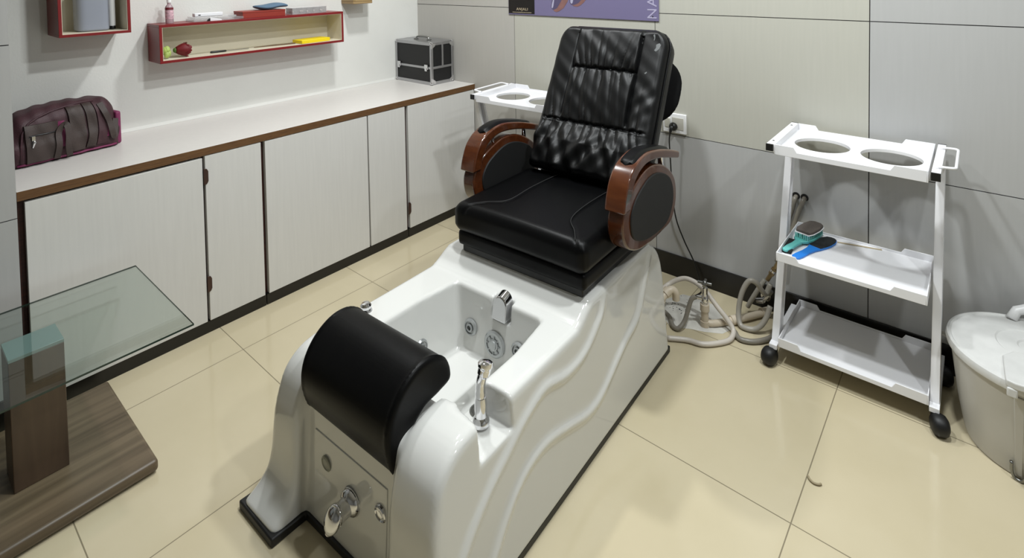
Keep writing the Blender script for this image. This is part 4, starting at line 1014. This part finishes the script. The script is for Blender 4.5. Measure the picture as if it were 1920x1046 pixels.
def tableglass():
    M = bpy.data.materials.new('greenish_table_glass'); M.use_nodes = True; nt = M.node_tree; N = nt.nodes; L = nt.links
    for n in list(N): N.remove(n)
    out = N.new('ShaderNodeOutputMaterial'); tr = N.new('ShaderNodeBsdfTransparent'); tr.inputs[0].default_value = (.88, .925, .905, 1)
    gl = N.new('ShaderNodeBsdfGlossy'); gl.inputs['Roughness'].default_value = .02
    lw = N.new('ShaderNodeLayerWeight'); lw.inputs[0].default_value = .5; pw_ = N.new('ShaderNodeMath'); pw_.operation = 'POWER'; pw_.inputs[1].default_value = 5
    mr = N.new('ShaderNodeMapRange'); mr.inputs[3].default_value = .045; mr.inputs[4].default_value = 1; mx = N.new('ShaderNodeMixShader')
    L.new(lw.outputs['Facing'], pw_.inputs[0]); L.new(pw_.outputs[0], mr.inputs[0])
    L.new(mr.outputs[0], mx.inputs[0]); L.new(tr.outputs[0], mx.inputs[1]); L.new(gl.outputs[0], mx.inputs[2]); L.new(mx.outputs[0], out.inputs[0]); return M
M_tg = tableglass(); M_te = mat('dark_green_glass_edge', (.16, .22, .19), .15)
obj('glass_top', MB().box((-.238,Y(-3.0),.414),(.286,Y(-1.843),.4195)), M_tg, gt, smooth=0, label='clear glass top')
ge = MB(); ge.box((.286,Y(-3.0),.4142),(.2866,Y(-1.843),.4193)); ge.box((-.238,Y(-1.843),.4142),(.2866,Y(-1.8424),.4193)); ge.box((-.2386,Y(-3.0),.4142),(-.238,Y(-1.8424),.4193))
obj('glass_edge', ge, M_te, gt, smooth=0, label='dark green polished glass edge')

# ================================================================== TOOLS ON THE TROLLEY
ZM = .4083
def paddle(prof, th, n=20):
    """prof: (y, half width) pairs, flat paddle along y"""
    L_s = [(-w_, y) for y, w_ in prof]; R_s = [(w_, y) for y, w_ in reversed(prof)]
    return L_s+R_s
fo = thing('foot_file', 'foot file with a blue handle and black oval pad on the middle trolley tray', 'foot file', (2.440, -.205, ZM), R(-18))
hp_ = [(-.128,.009),(-.122,.014),(-.10,.0155),(-.06,.0135),(-.025,.016),(.0,.022)]
obj('handle', MB().prism(paddle(hp_, .006), 'z', 0, .007), M_bluep, fo, bevel=.0018, label='bright blue handle')
pd = [(0,.022),(.03,.027),(.06,.029),(.09,.027),(.112,.019),(.122,.008)]
obj('pad', MB().prism(paddle(pd, .006), 'z', 0, .007), M_bluep, fo, bevel=.001)
obj('abrasive', MB().prism(paddle([(y+.0005, w_-.0015) for y, w_ in pd[:-1]]+[(.120,.006)], .006), 'z', .0071, .0085), M_grit, fo, label='black abrasive oval')
br = thing('pedicure_brush', 'teal foot brush with a grey pumice head leaning on the black pad', 'brush', (2.398, -.165, ZM), R(-14))
tm = Matrix.Rotation(R(14), 4, 'X')
hb = MB(); hb.prism(paddle([(-.150,.006),(-.142,.011),(-.11,.013),(-.075,.011),(-.045,.014)], 0), 'z', .006, .016); h_ = obj('handle', hb, M_teal, br, bevel=.003, label='teal handle')
hd = MB(); hd.prism(paddle([(-.046,.013),(-.03,.026),(.0,.030),(.05,.030),(.085,.026),(.098,.012)], 0), 'z', .007, .017); obj('brush_head', hd, M_teal, br, bevel=.002, label='teal head')
bs = MB(); rn = random.Random(5)
for i in range(7):
    for k in range(13):
        x_ = -.022+i*.0074; y_ = -.028+k*.0094; bs.tube([(x_, y_, .0165), (x_+rn.uniform(-.002,.002), y_+rn.uniform(-.002,.002), .034)], .0022, 5)
setprops(obj('bristles', bs, mat('pale_teal_bristles', (.50, .80, .77), .6), br, label='pale teal bristles'), kind='stuff')
obj('pumice', MB().prism(paddle([(-.020,.024),(.0,.031),(.05,.032),(.088,.026),(.100,.012)], 0), 'z', .0345, .046), M_pum, br, bevel=.004, bseg=3, label='grey pumice head')
obj('pumice_backing', MB().prism(paddle([(-.026,.026),(.0,.033),(.05,.034),(.09,.028),(.103,.012)], 0), 'z', .0335, .0365), M_white, br, bevel=.001)
bk = obj('buffer_block', MB().box((-.015,-.055,0),(.015,.055,.012)), M_grit, None, bevel=.003, loc=(2.366,-.252,ZM), rot=(0,0,R(3)))
setprops(bk, 'black buffer block in the front left corner of the middle trolley tray', 'buffer block'); 
sk = obj('wooden_stick', MB().box((-.070,-.0035,0),(.070,.0035,.0025)), mat('pale_wood_stick', (.74, .68, .56), .6), None, bevel=.0008, loc=(2.562,-.085,ZM), rot=(0,0,R(14)))
setprops(sk, 'thin pale wooden stick lying on the middle trolley tray', 'stick')
db = MB(); db.tube(catmull([(-.018,.010,.003),(-.012,.0,.004),(.0,-.006,.004),(.012,-.002,.004),(.017,.006,.003)], 5), [.0015]+[.003]*19+[.001], 8)
setprops(obj('floor_debris', db, mat('pale_peel', (.60, .55, .44), .6), None, smooth=180, loc=(2.554,-.767,0)), 'small curled scrap lying on the open floor tiles', 'scrap')

# ceiling lamps (out of frame, carry the area lights)
for i, (x, y, p, r, c) in enumerate(LAMPS):
    k = obj('ceiling_downlight', MB().lathe([(r+.004,0),(r+.022,0),(r+.020,-.006),(r+.004,-.004)], (0,0,0)), M_white, None, loc=(x, y, CEIL-.001))
    setprops(k, 'round white downlight ring set in the ceiling', 'ceiling light', 'round ceiling downlights')
